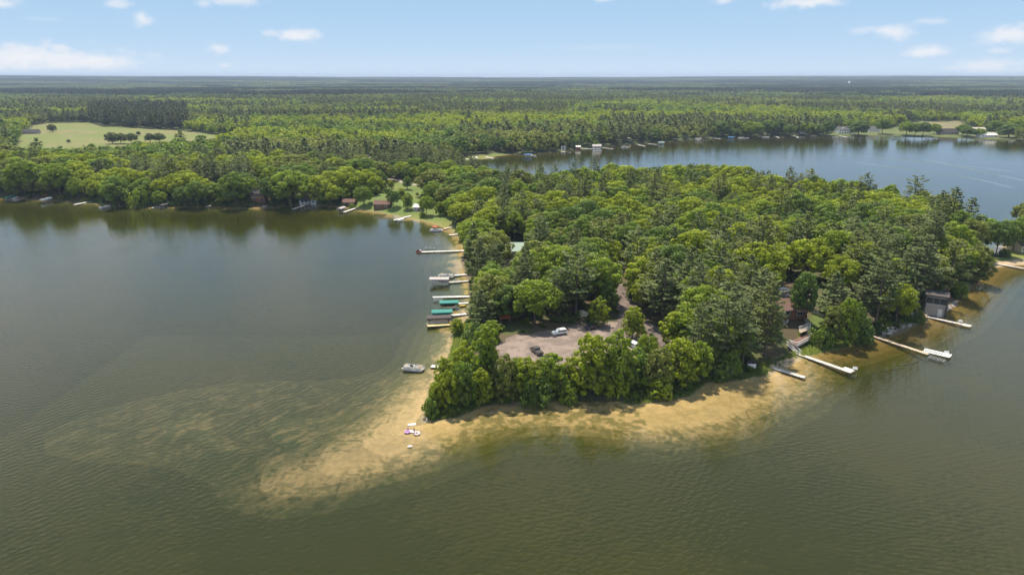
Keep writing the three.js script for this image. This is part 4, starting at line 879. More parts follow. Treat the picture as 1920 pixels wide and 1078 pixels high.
function kayak(label, at, turn, m, L = 3.4) {
  const o = thing('kayak', label, 'kayak', at, turn);
  const g = new THREE.SphereGeometry(1, 18, 10); g.scale(L / 2, 0.17, 0.36); g.translate(0, 0.17, 0);
  part('hull', g, m, o);
  part('cockpit', new THREE.TorusGeometry(0.24, 0.04, 6, 16).rotateX(Math.PI / 2).scale(1.6, 1, 1).translate(-0.1, 0.33, 0), PAINT.black, o);
  return o;
}

// ---------------------------------------------------------------- cars
function wheel(o, x, z, r) { const w = part('wheel', tube(r, 0.24, x, r, z, 'z', 18), PAINT.rubber, o); part('rim', tube(r * 0.62, 0.26, x, r, z, 'z', 14), PAINT.aluminium, w); }
function car(name, label, at, turn, paint, style, category = 'car') {
  const o = thing(name, label, category, at, turn), W = style === 'pickup' ? 1.95 : 1.88;
  const P = {
    suv: { L: 4.95, r: 0.38, body: [[-2.42, 0.42], [-2.46, 0.95], [-2.38, 1.15], [-2.25, 1.66], [-2.05, 1.78], [0.35, 1.80], [0.62, 1.72], [1.28, 1.14], [2.22, 1.02], [2.44, 0.86], [2.46, 0.45], [2.3, 0.34], [-2.3, 0.34]], side: [[-2.08, 1.16], [-2.0, 1.62], [0.45, 1.63], [1.0, 1.16]], cuts: [-1.1, -0.1], front: [0.66, 1.68, 1.26, 1.17], back: [-2.27, 1.62, -2.39, 1.2], wheels: [-1.5, 1.5] },
    saloon: { L: 4.7, r: 0.33, body: [[-2.3, 0.4], [-2.34, 0.86], [-2.2, 0.98], [-1.7, 1.04], [-0.95, 1.40], [-0.4, 1.46], [0.3, 1.42], [1.15, 0.98], [2.1, 0.86], [2.32, 0.68], [2.32, 0.4], [2.2, 0.3], [-2.2, 0.3]], side: [[-1.45, 1.03], [-0.85, 1.33], [0.25, 1.34], [0.9, 1.02]], cuts: [-0.25], front: [0.34, 1.40, 1.12, 1.01], back: [-1.0, 1.37, -1.66, 1.06], wheels: [-1.4, 1.4] },
    pickup: { L: 5.7, r: 0.4, body: [[-2.82, 0.5], [-2.84, 1.12], [-0.62, 1.14], [-0.5, 1.74], [-0.3, 1.82], [0.75, 1.82], [0.95, 1.74], [1.5, 1.2], [2.6, 1.1], [2.82, 0.95], [2.84, 0.52], [2.7, 0.42], [-2.7, 0.42]], side: [[-0.42, 1.22], [-0.32, 1.66], [0.78, 1.66], [1.2, 1.22]], cuts: [0.35], front: [0.99, 1.70, 1.48, 1.23], back: [-0.5, 1.70, -0.6, 1.25], wheels: [-1.75, 1.75] },
  }[style];
  part('body', slab(P.body, W, 0.08), paint, o);
  for (const s of [-1, 1]) {
    const w = part('side_window', slab(P.side, 0.02, 0, s * (W / 2 + 0.004)), PAINT.glass, o);
    part('pillar', P.cuts.map((x) => box(0.07, 0.46, 0.03, x, (P.side[0][1] + P.side[1][1]) / 2, s * (W / 2 + 0.01))), paint, w);
    part('sill', box(P.L * 0.55, 0.14, 0.04, 0, 0.4, s * (W / 2 + 0.005)), PAINT.black, o);
    part('headlight', box(0.1, 0.16, 0.36, P.L / 2 - 0.05, P.body[8][1] - 0.16, s * (W / 2 - 0.26)), PAINT.lamp, o);
    part('tail_light', box(0.06, 0.26, 0.2, -P.L / 2 + 0.02, 0.92, s * (W / 2 - 0.16)), PAINT.tail, o);
    part('mirror', box(0.12, 0.14, 0.2, P.side[3][0] - 0.1, P.side[3][1] + 0.04, s * (W / 2 + 0.1)), paint, o);
    for (const x of P.wheels) wheel(o, x, s * (W / 2 - 0.1), P.r);
  }
  const [fx, fy, gx, gy] = P.front, h = W / 2 - 0.12, e = 0.012;
  part('windscreen', quad(V(gx + e, gy + e, -h), V(fx + e, fy + e, -h + 0.06), V(fx + e, fy + e, h - 0.06), V(gx + e, gy + e, h)), PAINT.glass, o);
  const [bx, by, cx, cy] = P.back;
  part('rear_window', quad(V(cx - e, cy + e, h), V(bx - e, by + e, h - 0.06), V(bx - e, by + e, -h + 0.06), V(cx - e, cy + e, -h)), PAINT.glass, o);
  part('bumper', box(0.12, 0.2, W * 0.94, P.L / 2 - 0.04, 0.5, 0), PAINT.dark, o);
  if (style === 'suv') for (const s of [-1, 1]) part('roof_rail', box(2.0, 0.05, 0.05, -0.85, 1.84, s * 0.72), PAINT.dark, o);
  if (style === 'pickup') { part('bed_cover', box(2.05, 0.03, W - 0.2, -1.76, 1.15, 0), PAINT.black, o); part('roof_panel', box(0.95, 0.02, W - 0.3, 0.2, 1.835, 0), PAINT.grey, o); }
  return o;
}

// ---------------------------------------------------------------- buildings
function windowPart(o, w, h, x, y, z, turn = 0, frame = PAINT.white) {
  const f = part('window', box(w, h, 0.08, x, y, z, turn), frame, o), n = 0.05;
  part('pane', box(w - 0.16, h - 0.16, 0.03, x + Math.sin(turn) * n, y, z + Math.cos(turn) * n, turn), PAINT.glass, f);
  return f;
}
/** a gabled house, ridge along local x; the front is local +z */
function house(name, label, category, at, turn, { w = 10, d = 8, h = 2.8, rise = 2.4, wall = PAINT.white, roof = PAINT.roofGrey, windows = [], side = [], door, chimney, porch, eave = 0.5, frame = PAINT.white, dormer } = {}) {
  const o = thing(name, label, category, at, turn);
  part('wall', slab([[-d / 2, -1.2], [d / 2, -1.2], [d / 2, h], [0, h + rise], [-d / 2, h]], w).rotateY(Math.PI / 2), wall, o);
  const sl = Math.atan2(rise, d / 2), run = Math.hypot(d / 2, rise) + eave;
  const r = part('roof', [-1, 1].map((s) => box(w + 2 * eave, 0.16, run, 0, h + rise / 2 - Math.sin(sl) * eave / 2 + 0.1, s * (d / 4 + Math.cos(sl) * eave / 2), 0, 0, s * sl)), roof, o);
  if (chimney) part('chimney', box(0.7, 1.6, 0.7, chimney, h + rise + 0.3, -0.3), PAINT.brick, r);
  if (dormer) { const g = part('dormer', slab([[-1.3, 0], [1.3, 0], [1.3, 1.2], [0, 2.1], [-1.3, 1.2]], d * 0.4).translate(dormer, h + 0.3, d * 0.22), wall, o); part('pane', box(1.2, 0.9, 0.05, dormer, h + 1.0, d * 0.42 + 0.03), PAINT.glass, g); }
  for (const [x, y, ww, hh] of windows) windowPart(o, ww, hh, x, y, d / 2 + 0.03, 0, frame);
  for (const [z, y, ww, hh, s] of side) windowPart(o, ww, hh, s * (w / 2 + 0.03), y, z, s * Math.PI / 2, frame);
  if (door !== undefined) { const q = part('door', box(1.0, 2.05, 0.08, door, 1.05, d / 2 + 0.03), PAINT.sidingRed, o); part('handle', box(0.06, 0.12, 0.06, door + 0.38, 1.0, d / 2 + 0.1), PAINT.chrome, q); }
  if (porch) { part('porch_floor', box(w * 0.6, 0.2, 2.2, porch, 0.2, d / 2 + 1.1), PAINT.woodPale, o); for (const s of [-1, 1]) part('porch_post', box(0.15, 2.2, 0.15, porch + s * w * 0.27, 1.4, d / 2 + 2.05), PAINT.white, o); part('porch_roof', box(w * 0.64, 0.12, 2.5, porch, 2.55, d / 2 + 1.1, 0, 0, 0.14), roof, o); }
  return o;
}
function railing(parent, name, pts, m = PAINT.white, high = 1.0) {
  for (let i = 1; i < pts.length; i++) {
    const a = pts[i - 1], b = pts[i], up = V(0, high, 0), list = [], n = Math.max(2, Math.round(a.distanceTo(b) / 0.28));
    list.push(limb(a.clone().add(up), b.clone().add(up), 0.07, 0.07, 4), limb(a.clone().add(V(0, 0.14, 0)), b.clone().add(V(0, 0.14, 0)), 0.05, 0.05, 4));
    for (let k = 0; k <= n; k++) { const p = a.clone().lerp(b, k / n), w = k % 6 === 0 || k === n ? 0.065 : 0.028; list.push(limb(p, p.clone().add(up), w, w, 4)); }
    part(name, list, m, parent);
  }
}

// ---------------------------------------------------------------- along the left shore of the peninsula
const W0 = (px, py, up = 0) => { const [x, z] = gp(px, py, up); return V(x, 0, z); };       // a place on the water
const along = (a, b) => turnOf(W0(...a), W0(...b));
pontoonBoat('white pontoon boat moored off the sand spit with dark seats', W0(775, 693), along([758, 691], [794, 695]), { L: 6.6, W: 2.6, seat: PAINT.beige, accent: PAINT.grey });
dock('short white dock beside the moored pontoon boat', [846, 689.5], [808, 686], 1.7, PAINT.deckWhite);
dock('tan wooden dock with a square end platform', [878, 606], [801, 611], 1.3, PAINT.deckTan, { platform: [2.9, 2.2, 1.6] });
boatLift('boat lift with charcoal canopy beside the tan dock', W0(823, 606.5), along([802, 606], [845, 604]), { L: 8.6, W: 3.0, canopy: PAINT.charcoal, H: 2.5 });
pontoonBoat('pontoon boat with red seats under the charcoal canopy', W0(824, 606.5).add(V(0, 0.6, 0)), along([802, 606], [845, 604]), { L: 6.8, W: 2.3, panel: PAINT.beige, seat: PAINT.maroon });
boatLift('boat lift with teal canopy above the charcoal one', W0(829, 596), along([808, 596], [848, 594.5]), { L: 7.6, W: 3.1, canopy: PAINT.teal, H: 2.6 });
motorboat('dark-hulled boat under the lower teal canopy', W0(829, 596).add(V(0, 0.6, 0)), along([808, 596], [848, 594.5]), { hull: PAINT.dark, L: 6 });
dock('white dock at the lower teal canopy', [876, 588], [846, 591], 1.5, PAINT.deckWhite);
boatLift('boat lift with the upper teal canopy', W0(842, 577), along([824, 577], [858, 576]), { L: 7.2, W: 2.9, canopy: PAINT.teal, H: 2.4, skirt: 0.4 });
motorboat('dark motorboat on the lift under the upper teal canopy', W0(842, 577).add(V(0, 0.5, 0)), along([824, 577], [858, 576]), { hull: PAINT.black, L: 5.8 });
dock('white dock at the upper teal canopy', [878, 567.5], [856, 569], 1.3, PAINT.deckWhite);
{ const o = thing('paddle_boat', 'yellow paddle boat drawn up beside the upper teal canopy', 'boat', gpt(868, 574.5), 0.3); part('hull', hullGeometry(2.6, 1.7, 0.5, 0.8), PAINT.yellow, o); part('seat', [box(0.5, 0.2, 1.2, -0.3, 0.5, 0), box(0.12, 0.5, 1.2, -0.6, 0.7, 0)], PAINT.beige, o); }
dock('long white dock between the grey and teal canopies', [880, 555.5], [811, 557], 1.5, PAINT.deckWhite);
boatLift('empty boat lift beside the long white dock', W0(821, 565), along([811, 565], [831, 565]), { L: 4.6, W: 2.2 });
boatLift('boat lift with pale grey canopy', W0(824, 533), along([807, 533], [841, 533]), { L: 8.2, W: 3.0, canopy: PAINT.canopyGrey, H: 2.6 });
motorboat('motorboat under the pale grey canopy', W0(826, 533).add(V(0, 0.5, 0)), along([841, 533], [807, 533]), { L: 6.2 });
dock('grey dock leading to the pale grey canopy', [878, 526.5], [840, 529], 1.4, PAINT.deckGrey);
pontoonBoat('white pontoon boat above the pale grey canopy', W0(836, 519.5), along([850, 520], [822, 519]), { L: 6.8, W: 2.5, accent: PAINT.blue });
dock('white dock behind the white pontoon boat', [876, 514], [850, 516], 1.4, PAINT.deckWhite);
dock('long dock with an orange jet ski at its end', [874, 469.5], [790, 472], 1.7, PAINT.deckWhite);
{ const o = thing('jet_ski', 'orange and white jet ski at the end of the long dock', 'jet ski', W0(786, 473).add(V(0, 0.12, 0)), along([781, 473], [792, 473]));
  part('hull', hullGeometry(3.3, 1.25, 0.62), PAINT.red, o); part('seat', box(1.3, 0.4, 0.5, -0.5, 0.78, 0), PAINT.black, o); part('cowl', [box(0.8, 0.35, 0.7, 0.55, 0.78, 0, 0, -0.25)], PAINT.white, o); part('handlebar', box(0.08, 0.08, 0.8, 0.15, 1.12, 0), PAINT.black, o); }
boatLift('bare frame boat lift on the long dock', W0(806, 467), along([790, 467], [822, 467]), { L: 7.0, W: 2.4 });
dock('small white dock half hidden by the pines', [872, 438], [842, 440.5], 1.5, PAINT.deckWhite);
pontoonBoat('pontoon boat with a red sun top near the brown dock', W0(818, 433), along([806, 433], [831, 433]), { L: 7.4, W: 2.5, accent: PAINT.maroon, top: PAINT.red });
dock('brown wooden dock above the red-topped pontoon boat', [862, 421], [832, 429], 1.8, PAINT.woodPale);

// ---------------------------------------------------------------- mainland shore, from right to left
dock('white dock holding a covered boat below the cabins', [772, 404], [738, 412.5], 1.6, PAINT.deckWhite);
motorboat('boat under a white cover beside the dock below the cabins', W0(751, 414.5).add(V(0, 0.25, 0)), along([742, 415], [760, 411]), { cover: PAINT.white, L: 5.6 });
dock('white dock just left of the lakeside cabins', [668, 389.5], [644, 397.5], 1.6, PAINT.deckWhite);
boatLift('boat lift with a grey canopy left of the cabins', W0(640, 396), along([632, 397], [650, 391]), { L: 6.6, W: 2.8, canopy: PAINT.canopyGrey, H: 2.3 });
motorboat('dark boat on the lift left of the cabins', W0(641, 396).add(V(0, 0.4, 0)), along([632, 397], [650, 391]), { hull: PAINT.dark, L: 5.6 });
dock('white dock on tall posts in front of the white cottage', [576, 383], [549, 391.5], 1.8, PAINT.deckWhite);
dock('white dock below the dark two-storey house', [503, 382.5], [493, 388], 1.6, PAINT.deckWhite);
motorboat('dark boat beside the dock below the two-storey house', W0(488, 388), along([494, 388], [482, 389]), { hull: PAINT.dark, L: 4.6 });
dock('short white dock left of the two-storey house', [402, 382], [387, 387.5], 1.6, PAINT.deckWhite);
dock('white dock below the left mainland clearing', [300, 386.5], [284, 389.5], 1.6, PAINT.deckWhite);
boatLift('boat lift with a black canopy at the left clearing', W0(306, 390), along([297, 391], [315, 386]), { L: 7, W: 2.8, canopy: PAINT.black, H: 2.3 });
pontoonBoat('white pontoon boat left of the black boat lift', W0(195, 389.5), along([184, 390], [207, 386]), { L: 7.2, W: 2.5 });
dock('plain white dock left of the white pontoon boat', [170, 377], [138, 383.5], 2.0, PAINT.deckWhite);
boatLift('boat lift with a white canopy on the left shore', W0(86, 378), along([75, 379], [98, 373]), { L: 8.2, W: 3.0, canopy: PAINT.white, H: 2.2 });
kayak('orange kayak lying on the left shore', gpt(83, 366), 0.9, PAINT.orange, 3.8);
dock('brown wooden dock near the left edge', [76, 362], [37, 372], 1.8, PAINT.woodPale);
boatLift('boat lift with a green canopy at the left edge', W0(18, 374), along([6, 375], [32, 368]), { L: 9, W: 3.0, canopy: PAINT.green, H: 2.2 });
motorboat('boat under a white cover beside the green canopy', W0(29, 372.5), along([18, 375], [41, 369]), { cover: PAINT.white, L: 7, W: 2.5 });
{ const o = thing('swim_raft', 'pale pink swim raft at the left edge', 'raft', W0(30, 375.5), along([22, 377], [40, 372])); part('deck', box(5.2, 0.25, 2.2, 0, 0.25, 0), mat(0.6, 0.42, 0.38, 0.8), o); for (const s of [-1, 1]) part('float', tube(0.22, 5, 0, 0.02, s * 0.8), PAINT.aluminium, o); }
house('cabin', 'brown log cabin in the middle of the lakeside lawn', 'cabin', gpt(718, 388), -0.12, { w: 10.5, d: 7, h: 2.4, rise: 2.0, wall: PAINT.sidingBrown, roof: PAINT.roofBrown, windows: [[-2.6, 1.4, 1.4, 1.1], [2.6, 1.4, 1.4, 1.1]], door: 0, chimney: 3 });
house('cabin', 'small brown cabin left of the log cabin', 'cabin', gpt(655, 384), -0.12, { w: 8.5, d: 6, h: 2.3, rise: 1.7, wall: PAINT.sidingBrown, roof: PAINT.roofBrown, windows: [[-2, 1.4, 1.1, 1.0], [2, 1.4, 1.1, 1.0]], door: 0 });
house('shed', 'small grey shed at the right of the lakeside lawn', 'shed', gpt(785, 394), -0.2, { w: 5.4, d: 5, h: 2.4, rise: 1.5, wall: PAINT.siding, roof: PAINT.deckWhite, windows: [[-1.4, 1.4, 0.8, 0.9]], door: 1 });
house('house', 'grey-roofed house among trees behind the lawn', 'house', gpt(846, 340), 0.2, { w: 13, d: 9, h: 3, rise: 2.8, wall: PAINT.siding, roof: PAINT.deckGrey, windows: [[-3, 1.5, 1.3, 1.2], [2.5, 1.5, 1.3, 1.2]], door: 0 });
house('cottage', 'white cottage behind trees on the left mainland', 'cottage', gpt(578, 381), 0.15, { w: 11, d: 7, h: 3, rise: 2.2, wall: mat(0.55, 0.62, 0.66, 0.8), roof: PAINT.roofGrey, windows: [[-3.5, 1.5, 1.4, 1.2], [-1, 1.5, 1.4, 1.2], [3.5, 1.5, 1.4, 1.2]], door: 1.4, porch: -1 });
{ const o = house('house', 'dark two-storey house above the left shore', 'house', gpt(487, 376), 0.05, { w: 9, d: 8, h: 5.6, rise: 2.4, wall: PAINT.sidingBrown, roof: PAINT.roofDark, windows: [[-2.6, 4.4, 1.5, 1.4], [0, 4.4, 1.5, 1.4], [2.6, 4.4, 1.5, 1.4], [-2.6, 1.5, 1.5, 1.4], [2.6, 1.5, 1.5, 1.4]], door: 0, frame: PAINT.grey }); part('balcony', box(9, 0.15, 2, 0, 3.0, 5), PAINT.wood, o); }
house('house', 'pale house glimpsed through trees near the left edge', 'house', gpt(152, 346), 0.1, { w: 11, d: 8, h: 3, rise: 2.6, wall: PAINT.white, roof: PAINT.deckGrey, windows: [[-3, 1.5, 1.2, 1.2], [3, 1.5, 1.2, 1.2]], door: 0 });
house('farmhouse', 'grey-roofed farmhouse beside the meadow', 'house', gpt(58, 251), 0.2, { w: 20, d: 11, h: 3.4, rise: 3.2, wall: PAINT.siding, roof: PAINT.roofDark, windows: [[-6, 1.7, 1.5, 1.4], [-2, 1.7, 1.5, 1.4], [5, 1.7, 1.5, 1.4]], door: 1.5 });
motorboat('white boat parked on the lawn behind the cabins', gpt(652, 357).add(V(0, 0.4, 0)), 0.1, { L: 6.5, cover: PAINT.white });

// ---------------------------------------------------------------- the gravel lot and its cars
const facing = (a, b) => turnOf(gpt(...b), gpt(...a));
car('estate_van', 'white estate van parked along the back of the lot', gpt(1049, 627).setY(1.56), facing([1035, 629], [1062, 625]), PAINT.carWhite, 'suv');
car('pickup_truck', 'dark grey pickup truck on the sunny side of the lot', gpt(1006, 662).setY(1.56), facing([996, 654], [1016, 669]), PAINT.carGrey, 'pickup', 'truck');
car('saloon_car', 'dark blue saloon at the right end of the lot', gpt(1109, 617).setY(1.56), facing([1096, 619.5], [1122, 615.5]), PAINT.carNavy, 'saloon');
car('estate_car', 'white estate car behind the beach trees', gpt(1185, 650).setY(1.56), facing([1174, 644], [1196, 655]), PAINT.carWhite, 'suv');
{ const o = thing('covered_stack', 'pale tarpaulin-covered stack behind the dark saloon', 'tarpaulin', gpt(1092, 592), 0.4); part('tarpaulin', slab([[-1.9, 0], [1.9, 0], [1.7, 1.1], [0.4, 1.7], [-1.2, 1.5], [-1.8, 0.9]], 2.4, 0.15), PAINT.cream, o); }
house('lodge', 'building with a pale green metal roof between pines', 'building', gpt(968, 490), 0.0, { w: 13, d: 13, h: 6.5, rise: 2.4, wall: PAINT.siding, roof: PAINT.roofGreen, windows: [[-4, 1.5, 1.3, 1.2], [3, 1.5, 1.3, 1.2]], door: 0 });
{ const o = thing('picnic_shelter', 'small rust-red shelter among trees left of the lot', 'shelter', gpt(946, 606), 0.3); for (const s of [-1, 1]) for (const e of [-1, 1]) part('post', box(0.14, 2.2, 0.14, s * 1.6, 1.1, e * 1.2), PAINT.wood, o); part('roof', [-1, 1].map((s) => box(3.9, 0.08, 1.7, 0, 2.5, s * 0.75, 0, 0, s * 0.45)), mat(0.45, 0.13, 0.05, 0.8), o); }

// ---------------------------------------------------------------- the cottage, its decks and stairs
const cottageTurn = facing([1500, 596], [1462, 580]);
{
  const o = house('lake_cottage', 'brown-roofed cottage above the white-railed decks', 'cottage', gpt(1468, 586), 0.25, { w: 13, d: 9, h: 2.9, rise: 2.1, wall: PAINT.sidingBrown, roof: PAINT.roofBrown, eave: 0.9, windows: [[-3.8, 1.5, 1.8, 1.5], [-1.4, 1.5, 1.8, 1.5], [3.4, 1.35, 2.4, 2.0]], side: [[0, 1.5, 2.0, 1.4, 1]], door: 0.9, chimney: -3 });
  part('lean_to_roof', box(5.5, 0.14, 3.4, 3.5, 2.75, 5.6, 0, 0, 0.16), PAINT.roofBrown, o);
}
{
  const a = gpt(1478, 652), b = gpt(1493, 660), c = gpt(1523, 643), d = gpt(1512, 630), y = Math.max(a.y, b.y, c.y, d.y) + 0.9, lift = (p) => V(p.x, y, p.z), o = thing('terrace_deck', 'lower wooden deck with white railing above the dock stairs', 'deck');
  const pts = [a, b, c, d].map(lift);
  const g = slab(pts.map((p) => [p.x, -p.z]), 0.25).rotateX(-Math.PI / 2); g.translate(0, y - 0.1, 0);
  part('floor', g, PAINT.roofBrown, o);
  railing(o, 'railing', [a, b, c, d].map((p) => lift(p).add(V(0, 0.08, 0))));
  pts.forEach((p) => part('post', limb(V(p.x, y - 4, p.z), V(p.x, y, p.z), 0.1, 0.1, 6), PAINT.wood, o));
  part('fascia', [[0, 1], [1, 2], [2, 3]].map(([i, j]) => limb(pts[i].clone().add(V(0, -0.25, 0)), pts[j].clone().add(V(0, -0.25, 0)), 0.2, 0.2, 4)), PAINT.deckGrey, o);
}
{
  const a = gpt(1497, 628), b = gpt(1518, 616), c = gpt(1519, 628), y = Math.max(a.y, b.y) + 1.1, lift = (p) => V(p.x, y, p.z), o = thing('stair_landing', 'upper landing with white railing below the garden path', 'deck');
  const q = [a, b, c, gpt(1500, 638)].map(lift), g = slab(q.map((p) => [p.x, -p.z]), 0.2).rotateX(-Math.PI / 2); g.translate(0, y - 0.08, 0);
  part('floor', g, PAINT.woodPale, o);
  railing(o, 'railing', [q[0], q[1]].map((p) => p.clone().add(V(0, 0.06, 0)))); railing(o, 'railing', [q[3], q[2]].map((p) => p.clone().add(V(0, 0.06, 0)))); railing(o, 'railing', [q[1], q[2]].map((p) => p.clone().add(V(0, 0.06, 0))));
  q.forEach((p) => part('post', limb(V(p.x, y - 4, p.z), V(p.x, y, p.z), 0.09, 0.09, 6), PAINT.wood, o));
}
{
  const a = gpt(1478, 650), b = W0(1499, 664, 0.6), o = thing('dock_stairs', 'white-railed stairs from the lower deck down to the dock', 'stairs'), top = V(a.x, a.y + 0.9, a.z), foot = V(b.x, 0.6, b.z), n = 16, dir = foot.clone().sub(top).setY(0).normalize(), t = Math.atan2(-dir.z, dir.x);
  for (let k = 0; k < n; k++) { const p = top.clone().lerp(foot, (k + 0.5) / n); part('tread', box(0.42, 0.06, 1.3, p.x, p.y, p.z, t), PAINT.deckGrey, o); }
  const w = V(-dir.z, 0, dir.x).multiplyScalar(0.68);
  for (const s of [-1, 1]) { const p = top.clone().addScaledVector(w, s), q = foot.clone().addScaledVector(w, s); railing(o, 'railing', [p, q]); part('stringer', limb(p, q, 0.12, 0.12, 4), PAINT.white, o); }
}
{
  const o = thing('porch_railing', 'short white railing in front of the cottage window', 'railing');
  railing(o, 'railing', [gpt(1464, 604), gpt(1472, 610), gpt(1478, 606)].map((p) => p.add(V(0, 0.3, 0))));
}
ribbon('garden_path', [[1517, 616], [1516, 608], [1512, 600], [1509, 594], [1512, 588]].map(([x, y]) => { const p = gpt(x, y); return [p.x, p.z]; }), 1.5, 0.14, paleRoad, 24);
ribbon('driveway', [[1458, 552], [1476, 550], [1490, 548], [1520, 556]].map(([x, y]) => { const p = gpt(x, y); return [p.x, p.z]; }), 7, 0.14, gravel, 24);
car('parked_suv', 'white car half hidden behind the cottage', gpt(1471, 549).add(V(0, 0.15, 0)), 0.4, PAINT.carWhite, 'suv');
{ const a = gpt(1521, 586), b = gpt(1552, 598), o = thing('board_fence', 'grey board fence right of the cottage', 'fence', a, turnOf(a, b)), len = Math.hypot(b.x - a.x, b.z - a.z), n = Math.round(len / 0.32);
  for (let k = 0; k < n; k++) { const p = part('board', box(0.29, 1.7, 0.03), k % 3 ? PAINT.siding : PAINT.deckGrey, o); p.position.set((k + 0.5) * 0.32, 0.85 + 0.02 * (k % 2) + mix(0, b.y - a.y, k / n), 0); }
  for (let k = 0; k <= 4; k++) part('post', box(0.12, 2.0, 0.12, len * k / 4, 0.9 + mix(0, b.y - a.y, k / 4), -0.1), PAINT.wood, o); }
{ const o = thing('storage_shed', 'small white shed standing on the grass by the shore', 'shed', gpt(1409, 691), -0.18); part('wall', box(2.3, 2.1, 1.7, 0, 0.95, 0), PAINT.white, o); part('roof', box(2.6, 0.1, 2.0, 0, 2.06, 0, 0, 0, 0.08), PAINT.roofDark, o); const d = part('door', box(0.95, 1.7, 0.05, 0, 0.9, 0.88), PAINT.white, o); part('handle', box(0.05, 0.12, 0.05, 0.36, 0.95, 0.93), PAINT.chrome, d); }
{ const o = thing('canopy_tent', 'dark green canopy tent under the large shore pines', 'tent', gpt(1414, 648), 0.2); for (const s of [-1, 1]) for (const e of [-1, 1]) part('leg', box(0.06, 2.2, 0.06, s * 1.5, 1.1, e * 1.5), PAINT.white, o); const g = new THREE.ConeGeometry(2.3, 1.1, 4, 1, true); g.rotateY(Math.PI / 4); g.translate(0, 2.7, 0); part('canopy', g, mat(0.02, 0.10, 0.09, 0.8), o); part('valance', [0, 1, 2, 3].map((k) => box(3.2, 0.28, 0.02, 0, 2.05, 1.6).rotateY(k * Math.PI / 2)), mat(0.02, 0.10, 0.09, 0.8), o); }
for (const [k, [x, y]] of [[0, [1455, 684]], [1, [1463, 686]]]) { const o = thing('garden_chair', ['left dark garden chair at the head of the short dock', 'right dark garden chair at the head of the short dock'][k], 'chair', gpt(x, y), -0.8); part('seat', box(0.6, 0.06, 0.6, 0, 0.4, 0), PAINT.dark, o); part('backrest', box(0.08, 0.7, 0.6, -0.32, 0.75, 0, 0, 0.2), PAINT.dark, o); for (const s of [-1, 1]) for (const e of [-1, 1]) part('leg', box(0.06, 0.4, 0.06, s * 0.25, 0.2, e * 0.25), PAINT.dark, o); }
{ const a = gpt(1442, 668), b = gpt(1458, 682), o = thing('log', 'long weathered log lying on the bank above the short dock', 'log'); part('stem', limb(V(a.x, a.y + 0.2, a.z), V(b.x, b.y + 0.2, b.z), 0.2, 0.15, 8), PAINT.wood, o); part('branch_stub', limb(V(...between(a, b)).add(V(0, 0.2, 0)), V(...between(a, b)).add(V(0.2, 0.9, 0.3)), 0.08, 0.04, 6), PAINT.wood, o); }

// ---------------------------------------------------------------- docks on the right shore
dock('short grey dock below the white shed', [1450, 689], [1510, 707.5], 1.6, PAINT.deckGrey);
const longDock = dock('long grey dock at the foot of the white stairs', [1497, 663], [1598, 698], 1.6, PAINT.deckGrey, { platform: [3.3, 3.2, -0.7] });
function bench(label, px, py, turn) { const [x, z] = gp(px, py, 0.57), o = thing('dock_bench', label, 'bench', [x, 0.57, z], turn); part('seat', box(1.3, 0.07, 0.45, 0, 0.45, 0), PAINT.white, o); part('backrest', box(1.3, 0.5, 0.06, 0, 0.75, -0.22), PAINT.white, o); for (const s of [-1, 1]) part('leg', box(0.07, 0.45, 0.42, s * 0.55, 0.22, 0), PAINT.white, o); return o; }
bench('white bench on the platform of the long dock', 1604, 694, -0.35);
dock('weathered dock ending in a slotted white platform with a lift', [1639, 630], [1742, 664], 1.5, PAINT.woodPale);
{
  const [x0, z0] = gp(1733, 656, 0.6), [x1, z1] = gp(1784, 668, 0.6), a = V(x0, 0, z0), b = V(x1, 0, z1), len = a.distanceTo(b), o = thing('slotted_platform', 'white dock platform with a row of dark slots', 'platform', [x0, 0.6, z0], turnOf(a, b)), n = 12, s = len / n;
  for (let k = 0; k < n; k++) part('slat', box(s - (k < 9 ? 0.32 : 0.04), 0.1, 2.6, (k + 0.5) * s, 0, 0), PAINT.white, o);
  for (const e of [-1, 1]) part('side_beam', box(len, 0.14, 0.35, len / 2, 0.01, e * 1.45), PAINT.white, o);
  for (const e of [-1, 1]) for (const q of [0.05, 0.5, 0.95]) part('post', box(0.1, 2.4, 0.1, len * q, -0.8, e * 1.6), PAINT.post, o);
}
bench('white bench at the end of the slotted platform', 1776, 664, -0.25);
boatLift('low white boat lift below the slotted platform', W0(1757, 676), along([1741, 671], [1770, 679]), { L: 6, W: 1.7 });
dock('grey dock below the boathouse', [1740, 593.5], [1806, 608], 1.5, PAINT.deckGrey, { platform: [2.6, 2.6, 0] });
bench('white bench at the end of the boathouse dock', 1802, 605, -0.25);
dock('grey dock at the right beach', [1866, 494], [1935, 505], 1.5, PAINT.deckGrey);

